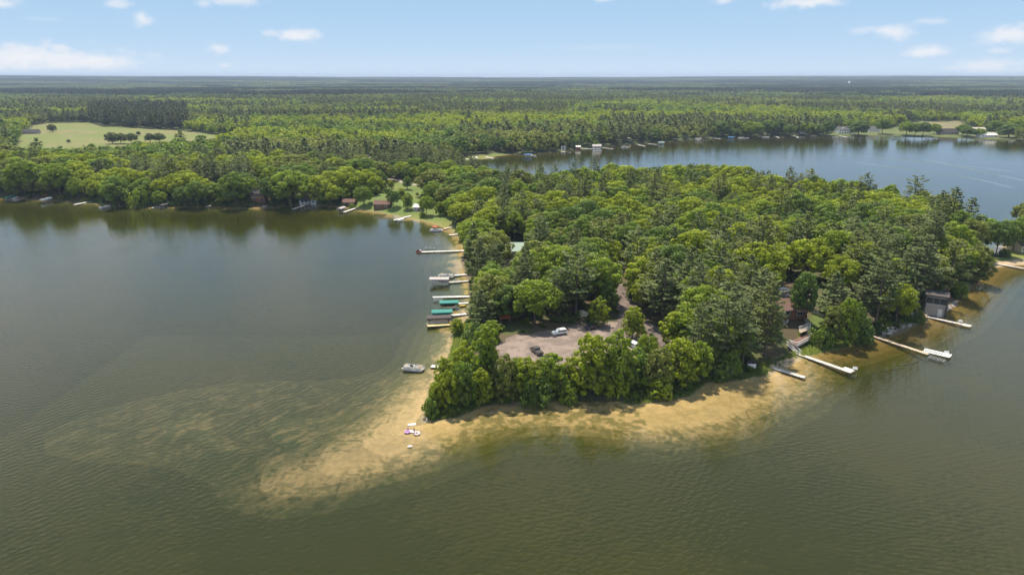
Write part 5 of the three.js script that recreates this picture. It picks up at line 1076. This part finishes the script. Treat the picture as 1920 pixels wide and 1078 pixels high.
// ---------------------------------------------------------------- the boathouse, its walls and rocks
{
  const p = gpt(1752, 594), o = thing('boathouse', 'dark two-storey boathouse with glazed upper room at the water', 'boathouse', [p.x, Math.max(0.3, p.y), p.z], -0.55); o.scale.setScalar(1.35);
  part('lower_wall', box(4.6, 2.8, 4.2, 0, 1.4, -2.1), PAINT.stone, o);
  part('upper_wall', box(4.9, 2.6, 4.5, 0, 4.2, -2.1), PAINT.siding, o);
  part('roof_deck', box(5.6, 0.35, 5.2, 0, 5.68, -2.1), PAINT.charcoal, o);
  for (const s of [-1, 1]) for (const e of [0.25, -4.45]) part('corner_post', box(0.35, 5.6, 0.35, s * 2.5, 2.8, e), PAINT.dark, o);
  for (const s of [-1, 0, 1]) windowPart(o, 1.45, 1.6, s * 1.55, 4.3, 0.18, 0, PAINT.dark);
  for (const z of [-1.2, -3.0]) windowPart(o, 1.5, 1.6, 2.48, 4.3, z, Math.PI / 2, PAINT.dark);
  const d = part('door', box(1.0, 2.1, 0.08, 1.2, 1.05, 0.05), PAINT.deckWhite, o); part('handle', box(0.05, 0.14, 0.06, 1.55, 1.05, 0.12), PAINT.chrome, d);
  const walls = thing('retaining_wall', 'pinkish stepped retaining wall right of the boathouse', 'wall');
  const run = [[1764, 572], [1771, 562], [1777, 554], [1772, 549], [1764, 551]].map(([x, y]) => gpt(x, y));
  for (let i = 1; i < run.length; i++) { const a = run[i - 1], b = run[i], t = turnOf(a, b), l = Math.hypot(b.x - a.x, b.z - a.z); for (let row = 0; row < 3; row++) { const n = Math.max(1, Math.round(l / 1.1)); for (let k = 0; k < n; k++) { const q = part('stone', box(l / n - 0.05, 0.62, 0.7), row % 2 ? PAINT.brick : PAINT.stone, walls), u = (k + 0.5) / n; q.position.set(mix(a.x, b.x, u), Math.max(0.3, mix(a.y, b.y, u)) + 0.1 + row * 0.64, mix(a.z, b.z, u)); q.rotation.y = t; } } }
}
{
  const o = thing('boathouse_steps', 'wooden steps with a rail left of the boathouse', 'stairs', gpt(1736, 596), 0.9);
  for (let k = 0; k < 9; k++) part('tread', box(0.34, 0.06, 1.2, -k * 0.34, 0.3 + k * 0.22, 0), PAINT.woodPale, o);
  for (const s of [-1, 1]) part('rail', [limb(V(0.1, 1.2, s * 0.6), V(-2.9, 3.1, s * 0.6), 0.05, 0.05, 5), ...[0, 1, 2, 3].map((k) => limb(V(-k * 0.9, 0.2 + k * 0.58, s * 0.6), V(-k * 0.9, 1.3 + k * 0.58, s * 0.6), 0.05, 0.05, 5))], PAINT.deckGrey, o);
}
const blobRock = (seed) => { const g = new THREE.IcosahedronGeometry(1, 1), p = g.attributes.position; for (let i = 0; i < p.count; i++) { const q = 0.75 + 0.5 * noise2(p.getX(i) * 1.7 + seed * 9, p.getZ(i) * 1.7 + p.getY(i) * 2.3 + seed); p.setXYZ(i, p.getX(i) * q, p.getY(i) * q * 0.7, p.getZ(i) * q); } g.computeVertexNormals(); return g; };
function scatter(name, geo, m, list, tones) {     // list of [x, y, z, sx, sy, sz, turn]
  const im = new THREE.InstancedMesh(geo, m, list.length), m4 = new THREE.Matrix4(), q = new THREE.Quaternion(), c = new THREE.Color();
  list.forEach(([x, y, z, sx, sy, sz, a], i) => { im.setMatrixAt(i, m4.compose(V(x, y, z), q.setFromAxisAngle(V(0, 1, 0), a), V(sx, sy, sz))); const t = tones[i % tones.length]; im.setColorAt(i, c.setRGB(...t)); });
  im.name = numbered(name); im.userData.kind = 'stuff'; im.castShadow = im.receiveShadow = true; scene.add(im);
  return im;
}
{
  const r = rngOf(88), list = [];
  for (let k = 0; k < 420; k++) { const u = r(), px = mix(1652, 1725, u), py = mix(632, 606, u) - 26 * r() * (0.4 + 0.6 * r()), p = gpt(px, py), s = 0.25 + 0.45 * r() * r(); list.push([p.x, p.y + s * 0.1, p.z, s, s * (0.7 + 0.4 * r()), s, r() * 6]); }
  for (let k = 0; k < 130; k++) { const u = r(), p = gpt(mix(1752, 1795, u), mix(598, 572, u) - 10 * r()), s = 0.3 + 0.5 * r() * r(); list.push([p.x, p.y + s * 0.1, p.z, s, s * 0.8, s, r() * 6]); }
  scatter('riprap', blobRock(1), mat(1, 1, 1, 0.95), list, [[0.24, 0.20, 0.17], [0.34, 0.29, 0.25], [0.17, 0.14, 0.12], [0.42, 0.38, 0.34]]);
  const wood = [];
  for (let k = 0; k < 40; k++) { const u = r(), p = gpt(mix(1655, 1715, u), mix(626, 606, u) - 20 * r()); wood.push([p.x, p.y + 0.35, p.z, 0.06, 0.06, 0.8 + 1.2 * r(), r() * 6]); }
  scatter('driftwood', new THREE.CylinderGeometry(1, 0.6, 2, 6).rotateX(1.3), mat(1, 1, 1, 0.95), wood, [[0.40, 0.37, 0.33], [0.3, 0.27, 0.24]]);
}

// ---------------------------------------------------------------- right beach
house('beach_house', 'pale house behind the right lawn at the picture edge', 'house', gpt(1930, 468), 0.1, { w: 16, d: 9, h: 3.2, rise: 2.6, wall: PAINT.cream, roof: PAINT.roofGrey, windows: [[-6.5, 1.6, 1.6, 1.4], [-4, 1.6, 1.6, 1.4], [2, 1.6, 1.6, 1.4]], door: -1 });

// ---------------------------------------------------------------- far shore, from left to right
const far = (a, b, w = 1.8) => [a, b, w];
for (const [label, a, b, w] of [
  ['brown dock at the inner end of the far bay', [872, 305], [832, 303], 2], ['white dock beside the covered lift in the far bay', [862, 296], [884, 300], 2], ['sandy-coloured dock left of the tall far pines', [905, 293], [925, 297], 2.2],
  ['white dock at the blue canopy across the bay', [981, 283], [998, 291], 2], ['white dock below the white far boathouse', [1052, 284], [1070, 286], 2], ['long white dock below the red far house', [1085, 279], [1126, 279], 2], ['white dock right of the grey far boathouse', [1130, 277], [1150, 279], 1.8], ['dark-posted dock on the middle far shore', [1196, 271], [1210, 274], 1.8], ['thin white dock on the middle far shore', [1215, 269], [1232, 271], 1.8],
  ['white dock at the start of the far beach', [1300, 260], [1312, 263], 2], ['white dock below the tall white far house', [1332, 258], [1352, 260], 2.2], ['white dock in front of the far row of trees', [1452, 255], [1462, 258], 2.2], ['white dock below the pointed white far cottage', [1487, 254], [1498, 258], 2.2], ['white dock before the largest white far house', [1572, 254], [1590, 257.5], 2.4],
]) dock(label, a, b, w, PAINT.deckWhite);
boatLift('boat lift with a white canopy at the inner far bay', W0(888, 300), 0.3, { L: 8, W: 3.2, canopy: PAINT.white, H: 2.6 });
boatLift('boat lift with a blue canopy across the bay', W0(990, 293.5), 0.1, { L: 8.5, W: 3.2, canopy: PAINT.blue, H: 2.4 });
motorboat('white boat beside the blue canopy across the bay', W0(1000, 293), 0, { L: 7 });
motorboat('dark motorboat below the white far boathouse', W0(1066, 286.5), -0.3, { hull: PAINT.dark, L: 6.5 });
pontoonBoat('white pontoon boat below the red far house', W0(1120, 283.5), 0.05, { L: 10, W: 3 });
pontoonBoat('grey-topped pontoon boat on the middle far shore', W0(1172, 276.5), -0.2, { L: 9, W: 3, top: PAINT.grey });
boatLift('boat lift with a pale blue canopy on the middle far shore', W0(1240, 270), 0, { L: 8, W: 3, canopy: mat(0.35, 0.5, 0.55, 0.8), H: 2.2 });
boatLift('boat lift with a grey canopy left of the tall white far house', W0(1310, 262.5), 0, { L: 9, W: 3.2, canopy: PAINT.grey, H: 2.2 });
boatLift('boat lift with a blue canopy on the far beach', W0(1371, 259.5), 0, { L: 9, W: 3.2, canopy: PAINT.blue, H: 2.2 });
pontoonBoat('white pontoon boat right of the blue far canopy', W0(1391, 259), 0.1, { L: 10, W: 3 });
motorboat('white motorboat in the middle of the far beach', W0(1401, 259.5), 0.4, { L: 8 });
pontoonBoat('white pontoon boat in front of the far row of trees', W0(1436, 257.5), 0, { L: 10, W: 3 });
boatLift('boat lift with a dark canopy right of the pointed cottage', W0(1525, 257.5), 0, { L: 9, W: 3.2, canopy: PAINT.charcoal, H: 2.4 });
motorboat('white motorboat before the largest white far house', W0(1566, 257.5), 0.2, { L: 8 });
boatLift('boat lift with a dark canopy before the fenced far lawn', W0(1679, 258.5), 0, { L: 8, W: 3.2, canopy: PAINT.dark, H: 2.6 });
boatLift('boat lift with a charcoal canopy before the far lawn trees', W0(1739, 260.5), 0, { L: 8, W: 3.2, canopy: PAINT.charcoal, H: 2.6 });
motorboat('white motorboat before the long dark far house', W0(1755, 261), -0.4, { L: 7 });
motorboat('small white boat at the right end of the far shore', W0(1897, 266), 0, { L: 6 });
const FR = (n, w, y) => Array.from({ length: n }, (_, k) => [(k - (n - 1) / 2) * w / n, y, w / n * 0.45, 1.5]);
for (const [label, px, py, turn, spec] of [
  ['brown-roofed house at the inner far bay', 890, 282, 0, { w: 15, d: 9, h: 3, rise: 3, wall: PAINT.sidingBrown, roof: PAINT.roofBrown, windows: FR(3, 13, 1.6) }],
  ['red-brown house in the trees of the middle far shore', 1118, 260, 0.2, { w: 13, d: 9, h: 5, rise: 3, wall: PAINT.sidingRed, roof: PAINT.roofBrown, windows: [...FR(3, 11, 1.6), ...FR(3, 11, 4)] }],
  ['small blue-grey cottage below the red-brown far house', 1122, 267, 0, { w: 8, d: 6, h: 2.6, rise: 2, wall: mat(0.22, 0.26, 0.38, 0.8), roof: PAINT.roofGrey, windows: FR(2, 7, 1.4) }],
  ['pale stone cottage right of the red-brown far house', 1176, 264, 0, { w: 10, d: 7, h: 2.8, rise: 2.2, wall: PAINT.cream, roof: PAINT.beige, windows: FR(2, 8, 1.4) }],
  ['tall narrow white house at the start of the far beach', 1326, 253, 0.5, { w: 7, d: 8, h: 7, rise: 3, wall: PAINT.white, roof: PAINT.roofGrey, windows: [...FR(2, 6, 1.6), ...FR(2, 6, 4.8)], side: [[0, 2, 2.4, 3, -1], [0, 5.4, 2.4, 2.2, -1]] }],
  ['grey cottage between the far trees', 1464, 250, -0.7, { w: 9, d: 10, h: 3.4, rise: 4, wall: PAINT.siding, roof: PAINT.roofGrey, windows: FR(2, 8, 1.6), chimney: 2 }],
  ['pointed white cottage on the far beach', 1501, 251, Math.PI / 2, { w: 9, d: 11, h: 2.8, rise: 4.4, wall: PAINT.white, roof: PAINT.roofGrey, side: [[-2.4, 1.6, 1.6, 1.6, -1], [2.4, 1.6, 1.6, 1.6, -1], [0, 4.4, 1.8, 1.4, -1]] }],
  ['largest white two-storey house on the far shore', 1584, 250, 0.1, { w: 26, d: 11, h: 6, rise: 4, wall: PAINT.white, roof: PAINT.roofGrey, windows: [...FR(6, 24, 1.7), ...FR(6, 24, 4.6)], chimney: 8, dormer: -5 }],
  ['grey-roofed white house right of the largest far house', 1638, 247, -0.15, { w: 17, d: 12, h: 3.6, rise: 4.6, wall: PAINT.white, roof: PAINT.roofGrey, windows: FR(4, 14, 1.7), chimney: -4 }],
  ['long dark-roofed house on the open far lawn', 1777, 252, 0.0, { w: 26, d: 12, h: 3.4, rise: 5, wall: PAINT.siding, roof: PAINT.roofDark, windows: FR(5, 22, 1.7), door: 0 }],
  ['low white house at the right end of the far shore', 1851, 257, 0.0, { w: 24, d: 10, h: 3.2, rise: 2.6, wall: PAINT.white, roof: PAINT.deckWhite, windows: FR(5, 21, 1.7) }],
  ['beige-roofed house behind the far right trees', 1832, 246, 0.0, { w: 22, d: 10, h: 3, rise: 3, wall: PAINT.beige, roof: PAINT.beige, windows: FR(3, 18, 1.6) }],
]) house('house', label, 'house', gpt(px, py), turn, spec);
house('boathouse', 'small white boathouse on the far shore', 'boathouse', gpt(1056, 280), 0, { w: 5, d: 5, h: 4, rise: 1.2, wall: PAINT.white, roof: PAINT.roofGrey, windows: [[0, 1.8, 2.2, 2.6]] });
house('boathouse', 'grey boathouse behind the long far dock', 'boathouse', gpt(1119, 279), 0, { w: 10, d: 6, h: 3.6, rise: 1.6, wall: PAINT.siding, roof: PAINT.canopyGrey, windows: FR(2, 8, 1.8) });
house('boathouse', 'rust-red boathouse left of the long far dock', 'boathouse', gpt(1084, 280), 0, { w: 5, d: 5, h: 3.2, rise: 1.2, wall: PAINT.sidingRed, roof: PAINT.deckWhite, windows: [[0, 1.6, 1.6, 1.4]] });
{ const a = gpt(981, 284), b = gpt(980, 262), o = thing('hillside_stairs', 'white stairs climbing between tall pines across the bay', 'stairs'), n = 18; for (let k = 0; k < n; k++) { const p = a.clone().lerp(b, k / n); part('tread', box(2.4, 0.25, 2.0, p.x, p.y + 0.4 + k * 0.45, p.z), PAINT.white, o); } for (const s of [-1, 1]) part('rail', limb(V(a.x + s * 1.2, a.y + 1.4, a.z), V(b.x + s * 1.2, b.y + 1.4 + n * 0.45, b.z), 0.12, 0.12, 4), PAINT.white, o); }
{ const p = gpt(1592, 162), o = thing('water_tower', 'tiny white water tower far away near the horizon', 'tower', p, 0); part('tank', new THREE.SphereGeometry(9, 16, 10).scale(1, 0.8, 1).translate(0, 30, 0), PAINT.white, o); part('stem', tube(2.2, 26, 0, 13, 0, 'y'), PAINT.white, o); part('foot', tube(4.5, 3, 0, 1.5, 0, 'y', 14, 2.4), PAINT.white, o); }
// single trees on the far lawns, wide apart
const FAR_TREES = [[1700, 254, 227, 30], [1716, 255, 230, 26], [1731, 255, 228, 26], [1752, 252, 231, 24], [1655, 251, 221, 28], [1610, 254, 226, 36], [1590, 248, 224, 24], [1806, 254, 232, 26], [1815, 257, 238, 26], [1836, 257, 240, 22], [1866, 252, 225, 34], [1892, 258, 232, 44], [1905, 252, 222, 34], [1480, 256, 232, 22], [1352, 256, 227, 36], [1408, 256, 227, 42], [1440, 254, 224, 34], [1460, 252, 222, 34], [1512, 254, 228, 34], [1535, 254, 232, 28], [1551, 254, 226, 24], [1378, 253, 224, 30]];
FAR_TREES.forEach(([x, f, t, w], i) => {
  const p = gpt(x, f), s = BROAD[i % 6], h = topOf(x, t, p.x, p.z) - p.y, depth = toPixel(p.x, p.y, p.z)[2], k = h / s.height, kw = w / FOCAL * depth / 2 / s.radius, n = (i * 7) % 3 + 1;
  const words = ['leftmost of three trees by the far lawn boats', 'middle of three trees by the far lawn boats', 'rightmost of three trees by the far lawn boats', 'tree left of the long dark-roofed far house', 'tree right of the grey-roofed white far house', 'broad tree beside the largest white far house', 'tree behind the largest white far house', 'tree right of the long dark-roofed far house', 'second tree right of the long dark-roofed far house', 'small tree left of the low white far house', 'tree behind the low white far house', 'wide tree at the right end of the far shore', 'tree behind the wide tree at the right end', 'pale small tree beside the pointed white far cottage', 'rounded tree right of the tall narrow white house', 'broad dark tree behind the far beach pontoons', 'tree left of the grey far cottage', 'tree behind the grey far cottage', 'tree right of the pointed white far cottage', 'tree left of the largest white far house', 'second tree left of the largest white far house', 'tree behind the far beach motorboat'];
  const o = thing('lawn_tree', words[i], 'tree', [p.x, p.y, p.z], i); o.scale.set(kw, k, kw);
  part('trunk', s.trunk, BARK, o); part('crown', s.crown, B(n)[1], o);
});

// ---------------------------------------------------------------- people and floats on the sand spit
function blend(bones, k, cells, size, centre) {    // one continuous skin round tapered bones: [ax, ay, az, ra, bx, by, bz, rb]
  const mc = new MarchingCubes(cells, new THREE.MeshStandardMaterial(), false, false, 60000); mc.isolation = 0;
  for (let z = 0; z < cells; z++) for (let y = 0; y < cells; y++) for (let x = 0; x < cells; x++) {
    const px = centre[0] + (x / cells * 2 - 1) * size, py = centre[1] + (y / cells * 2 - 1) * size, pz = centre[2] + (z / cells * 2 - 1) * size;
    let d = 1e3;
    for (const [ax, ay, az, ra, bx, by, bz, rb] of bones) {
      const ux = bx - ax, uy = by - ay, uz = bz - az, t = clamp(((px - ax) * ux + (py - ay) * uy + (pz - az) * uz) / (ux * ux + uy * uy + uz * uz + 1e-9)), e = Math.hypot(px - ax - ux * t, py - ay - uy * t, pz - az - uz * t) - mix(ra, rb, t), h = clamp(0.5 + 0.5 * (d - e) / k);
      d = d * (1 - h) + e * h - k * h * (1 - h);
    }
    mc.field[x + y * cells + z * cells * cells] = -d;
  }
  mc.update();
  const n = mc.count ?? mc.geometry.drawRange.count, pos = mc.positionArray.slice(0, n * 3), g = new THREE.BufferGeometry();
  for (let i = 0; i < pos.length; i += 3) { pos[i] = centre[0] + pos[i] * size; pos[i + 1] = centre[1] + pos[i + 1] * size; pos[i + 2] = centre[2] + pos[i + 2] * size; }
  g.setAttribute('position', new THREE.BufferAttribute(pos, 3)); g.setAttribute('normal', new THREE.BufferAttribute(mc.normalArray.slice(0, n * 3), 3));
  return g;
}
const SKIN = mat(0.46, 0.26, 0.18, 0.7), HAIR = mat(0.03, 0.02, 0.014, 0.8);
function fingers(x, y, z, s, dir) { const out = [[x, y, z, 0.026, x + dir[0] * 0.07, y + dir[1] * 0.07, z + dir[2] * 0.07, 0.03]]; for (let k = 0; k < 4; k++) { const o = (k - 1.5) * 0.02; out.push([x + dir[0] * 0.08, y + dir[1] * 0.08, z + dir[2] * 0.08 + o, 0.011, x + dir[0] * (0.15 - Math.abs(o) * 0.6), y + dir[1] * 0.15 - 0.02, z + dir[2] * 0.15 + o * 1.3, 0.008]); } out.push([x + dir[0] * 0.03, y + dir[1] * 0.03, z + dir[2] * 0.03, 0.012, x + dir[0] * 0.08 , y + dir[1] * 0.08, z + dir[2] * 0.08 + s * 0.055, 0.009]); return out; }
const HEAD = (x, y, z) => [[x, y, z, 0.095, x + 0.015, y + 0.07, z, 0.1], [x + 0.03, y - 0.05, z, 0.06, x + 0.05, y - 0.06, z, 0.05], [x + 0.1, y + 0.0, z, 0.016, x + 0.118, y - 0.015, z, 0.014], [x - 0.01, y, z + 0.1, 0.02, x - 0.01, y + 0.03, z + 0.1, 0.02], [x - 0.01, y, z - 0.1, 0.02, x - 0.01, y + 0.03, z - 0.1, 0.02]];
function person(label, at, turn, pose, suit) {
  const o = thing('person', label, 'person', at, turn), b = [], sit = pose === 'sit';
  const hip = sit ? 0.14 : 0.86, sh = hip + 0.5, nx = sit ? -0.12 : 0.02, hd = sh + 0.25;
  b.push([0, hip, 0, 0.15, nx * 0.6, hip + 0.26, 0, 0.125], [nx * 0.6, hip + 0.26, 0, 0.13, nx, sh - 0.06, 0, 0.14], [nx, sh - 0.02, -0.15, 0.07, nx, sh - 0.02, 0.15, 0.07], [nx, sh, 0, 0.06, nx + 0.01, hd - 0.06, 0, 0.052], ...HEAD(nx + 0.01, hd, 0));
  for (const s of [-1, 1]) {
    if (sit) { b.push([0.02, hip, s * 0.1, 0.1, 0.44, hip + 0.18, s * 0.13, 0.07], [0.44, hip + 0.18, s * 0.13, 0.068, 0.82, 0.08, s * 0.15, 0.045], [0.82, 0.07, s * 0.15, 0.042, 0.98, 0.07, s * 0.18, 0.03]); b.push([nx, sh - 0.03, s * 0.17, 0.055, nx - 0.12, sh - 0.28, s * 0.24, 0.045], [nx - 0.12, sh - 0.28, s * 0.24, 0.043, nx - 0.2, 0.07, s * 0.26, 0.03], ...fingers(nx - 0.2, 0.06, s * 0.26, s, [-0.9, -0.1, 0.1])); }
    else { b.push([0, hip, s * 0.09, 0.1, 0.03 * s, 0.46, s * 0.1, 0.065], [0.03 * s, 0.46, s * 0.1, 0.064, -0.03, 0.08, s * 0.1, 0.04], [-0.04, 0.04, s * 0.1, 0.042, 0.14, 0.035, s * 0.12, 0.032]); b.push([nx, sh - 0.03, s * 0.17, 0.055, nx + 0.04, sh - 0.3, s * 0.24, 0.045], [nx + 0.04, sh - 0.3, s * 0.24, 0.043, nx + 0.16, sh - 0.5, s * 0.2, 0.03], ...fingers(nx + 0.16, sh - 0.5, s * 0.2, -s, [0.5, -0.8, 0])); }
  }
  const c = [sit ? 0.3 : 0, sit ? 0.5 : 0.8, 0], size = sit ? 0.85 : 0.98;
  part('body', blend(b, 0.035, 64, size, c), SKIN, o);
  part('hair', blend([[nx - 0.03, hd + 0.04, 0, 0.105, nx - 0.01, hd + 0.085, 0, 0.1], [nx - 0.09, hd, 0, 0.06, nx - 0.12, hd - 0.18, 0, 0.04]], 0.03, 28, 0.36, [nx, hd, 0]), HAIR, o);
  part('swimsuit', blend([[0, hip, 0, 0.164, nx * 0.6, hip + 0.26, 0, 0.139], [nx * 0.6, hip + 0.26, 0, 0.142, nx, sh - 0.1, 0, 0.15]], 0.03, 30, 0.5, [nx * 0.5, hip + 0.25, 0]), suit, o);
  const eye = part('eyes', [-1, 1].map((s) => new THREE.SphereGeometry(0.012, 8, 6).translate(nx + 0.1, hd + 0.025, s * 0.036)), HAIR, o);
  return o;
}
const spit = (px, py) => { const p = gpt(px, py); return p.setY(Math.max(p.y, heightAt(p.x, p.z))); };
function towel(label, at, turn, m, l, w) { const o = thing('beach_towel', label, 'towel', at.setY(Math.max(0.03, at.y + 0.04)), turn); const g = new THREE.PlaneGeometry(l, w, 16, 8).rotateX(-Math.PI / 2), p = g.attributes.position; for (let i = 0; i < p.count; i++) p.setY(i, 0.03 * noise2(p.getX(i) * 3 + l, p.getZ(i) * 3)); g.computeVertexNormals(); const u = g.clone().translate(0, -0.02, 0); part('cloth', [g, u], m, o); part('fringe', [box(0.05, 0.015, w, l / 2, 0.015, 0), box(0.05, 0.015, w, -l / 2, 0.015, 0)], PAINT.white, o); return o; }
function tubeFloat(label, at, turn, m, R = 0.62) { const o = thing('swim_float', label, 'float', at.setY(Math.max(0.16, at.y + 0.16)), turn); part('ring', new THREE.TorusGeometry(R, 0.2, 10, 24).rotateX(Math.PI / 2), m, o); part('valve', tube(0.03, 0.06, R, 0.2, 0, 'y', 8), PAINT.white, o); return o; }
const LILAC = mat(0.50, 0.27, 0.62, 0.6), PINK = mat(0.75, 0.42, 0.55, 0.6), PALE_PINK = mat(0.82, 0.66, 0.70, 0.6);
tubeFloat('lilac swim ring, left one on the sand spit', spit(763.5, 810.5), 0, LILAC, 0.55);
towel('pink and white towel between the two people', spit(770, 809), -0.25, PALE_PINK, 2.0, 1.0);
tubeFloat('pale pink swim ring, right one on the sand spit', spit(781.5, 813.5), 0.3, PALE_PINK, 0.6);
person('person in purple swimwear sitting left on the sand spit', spit(765, 808), -1.2, 'sit', LILAC);
person('person in pink swimwear standing at the right swim ring', spit(776.5, 813), -1.9, 'stand', PINK);
towel('white towel spread on the dry sand above the people', spit(772, 796), 0.25, PAINT.white, 1.9, 0.9);
{ const o = thing('foam_board', 'small white foam board lying in the shallows', 'board', spit(768, 837).setY(0.06), 0.2), g = new THREE.SphereGeometry(1, 18, 8); g.scale(0.62, 0.07, 0.3); part('deck', g, PAINT.white, o); part('fin', box(0.16, 0.12, 0.02, -0.5, 0.1, 0), PAINT.beige, o); }
{ const o = thing('marker_post', 'white marker post at the tip of the bushes', 'post', spit(800, 790), 0); part('post', tube(0.14, 1.0, 0, 0.5, 0, 'y', 10), PAINT.white, o); part('cap', tube(0.17, 0.06, 0, 1.03, 0, 'y', 10), PAINT.grey, o); }

// ---------------------------------------------------------------- undergrowth, grass, reeds
{
  const r = rngOf(301), bush = broadCrown(701, { height: 2, radius: 1.5, low: -0.2, lumps: 9, per: 34, size: 0.3, loose: 0.5 }), list = [];
  for (let k = 0; k < 60000 && list.length < 4200; k++) {
    const x = -70 + 330 * r(), z = -140 - 400 * r(), q = r(), w = r(), d = nearShore(x, z);
    if (d < 0.8 || !(x > -60)) continue;
    const [px, py] = toPixel(x, 0, z);
    if (px > 2000 || blocked(x, z, -1.5)) continue;
    if (beachAt(x, z) > 0.2) continue;
    const edge = d < 9 ? 1 : 0.22;
    if (q > edge) continue;
    const s = (0.45 + 0.8 * w) * (d < 3 ? 0.6 : 1);
    list.push([x, heightAt(x, z, d) - 0.1, z, s, s * (0.7 + 0.6 * r()), s, r() * 6]);
  }
  for (let k = 0; k < 9000 && list.length < 5600; k++) {   // along the beach row
    const px = 800 + 530 * r(), py = 700 + 92 * r(), [x, z] = gp(px, py, 0.5), d = nearShore(x, z), w = r();
    if (d < 1.1 || d > 6.5 || beachAt(x, z) > 0 || (px > 1165 && r() < 0.7)) continue;
    const s = (0.4 + 0.6 * w) * (d < 2.2 ? 0.6 : 1); list.push([x, heightAt(x, z, d) - 0.1, z, s, s * (0.7 + 0.5 * r()), s, r() * 6]);
  }
  for (let k = 0; k < 9000; k++) {               // along the mainland shore
    const px = 860 * r(), py = 392 - 36 * r() * r(), [x, z] = gp(px, py, 1), d = nearShore(x, z);
    if (d < 1 || blocked(x, z, 1) || r() > 0.3) continue;
    const s = 0.6 + 1.1 * r(); list.push([x, heightAt(x, z, d) - 0.1, z, s, s, s, r() * 6]);
  }
  scatter('undergrowth', bush, leafMaterial(1, 1, 1, 0.4), list, [[0.10, 0.155, 0.02], [0.075, 0.13, 0.02], [0.13, 0.18, 0.018], [0.06, 0.105, 0.02]]);
}
{
  const r = rngOf(311), tuft = (n, h, w, seed) => { const q = rngOf(seed), c = new Cards(); for (let k = 0; k < n; k++) { const a = q() * 6.28, l = q() * 0.35, hh = h * (0.6 + 0.5 * q()); c.add(Math.cos(a) * l, hh / 2, Math.sin(a) * l, Math.cos(a * 3), 0.15, Math.sin(a * 3), 0, 1, 0, w, hh / 2, 0, 0.8 + 0.4 * q(), 1); } return c.build(); };
  const grass = [], reeds = [];
  for (let k = 0; k < 90000 && grass.length < 14000; k++) {
    const x = -35 + 160 * r(), z = -150 - 75 * r(), d = nearShore(x, z);
    if (d < 0.4 || d > 12) continue;
    const l = lawnAt(x, z);
    if (!(l > -1 || (d > 0.6 && d < 5 && x < 40)) || (beachAt(x, z) > 0.5 && r() > 0.06)) continue;
    const s = 0.9 + 0.9 * r(); grass.push([x, heightAt(x, z, d) - 0.03, z, s, s, s, r() * 6]);
  }
  scatter('shore_grass', tuft(16, 0.55, 0.05, 5), leafMaterial(1, 1, 1, 0.4), grass, [[0.20, 0.27, 0.04], [0.24, 0.28, 0.055], [0.16, 0.23, 0.035]]);
  for (let k = 0; k < 900; k++) { const px = 1085 + 85 * r(), py = 741 + 11 * r(), [x, z] = gp(px, py, 0.2), s = 0.8 + 0.5 * r(); reeds.push([x, Math.max(-0.3, heightAt(x, z)) - 0.05, z, s, s, s, r() * 6]); }
  scatter('reeds', tuft(12, 1.5, 0.035, 9), leafMaterial(1, 1, 1, 0.4), reeds, [[0.16, 0.21, 0.09], [0.12, 0.17, 0.06], [0.22, 0.22, 0.12]]);
}

renderer.render(scene, camera);
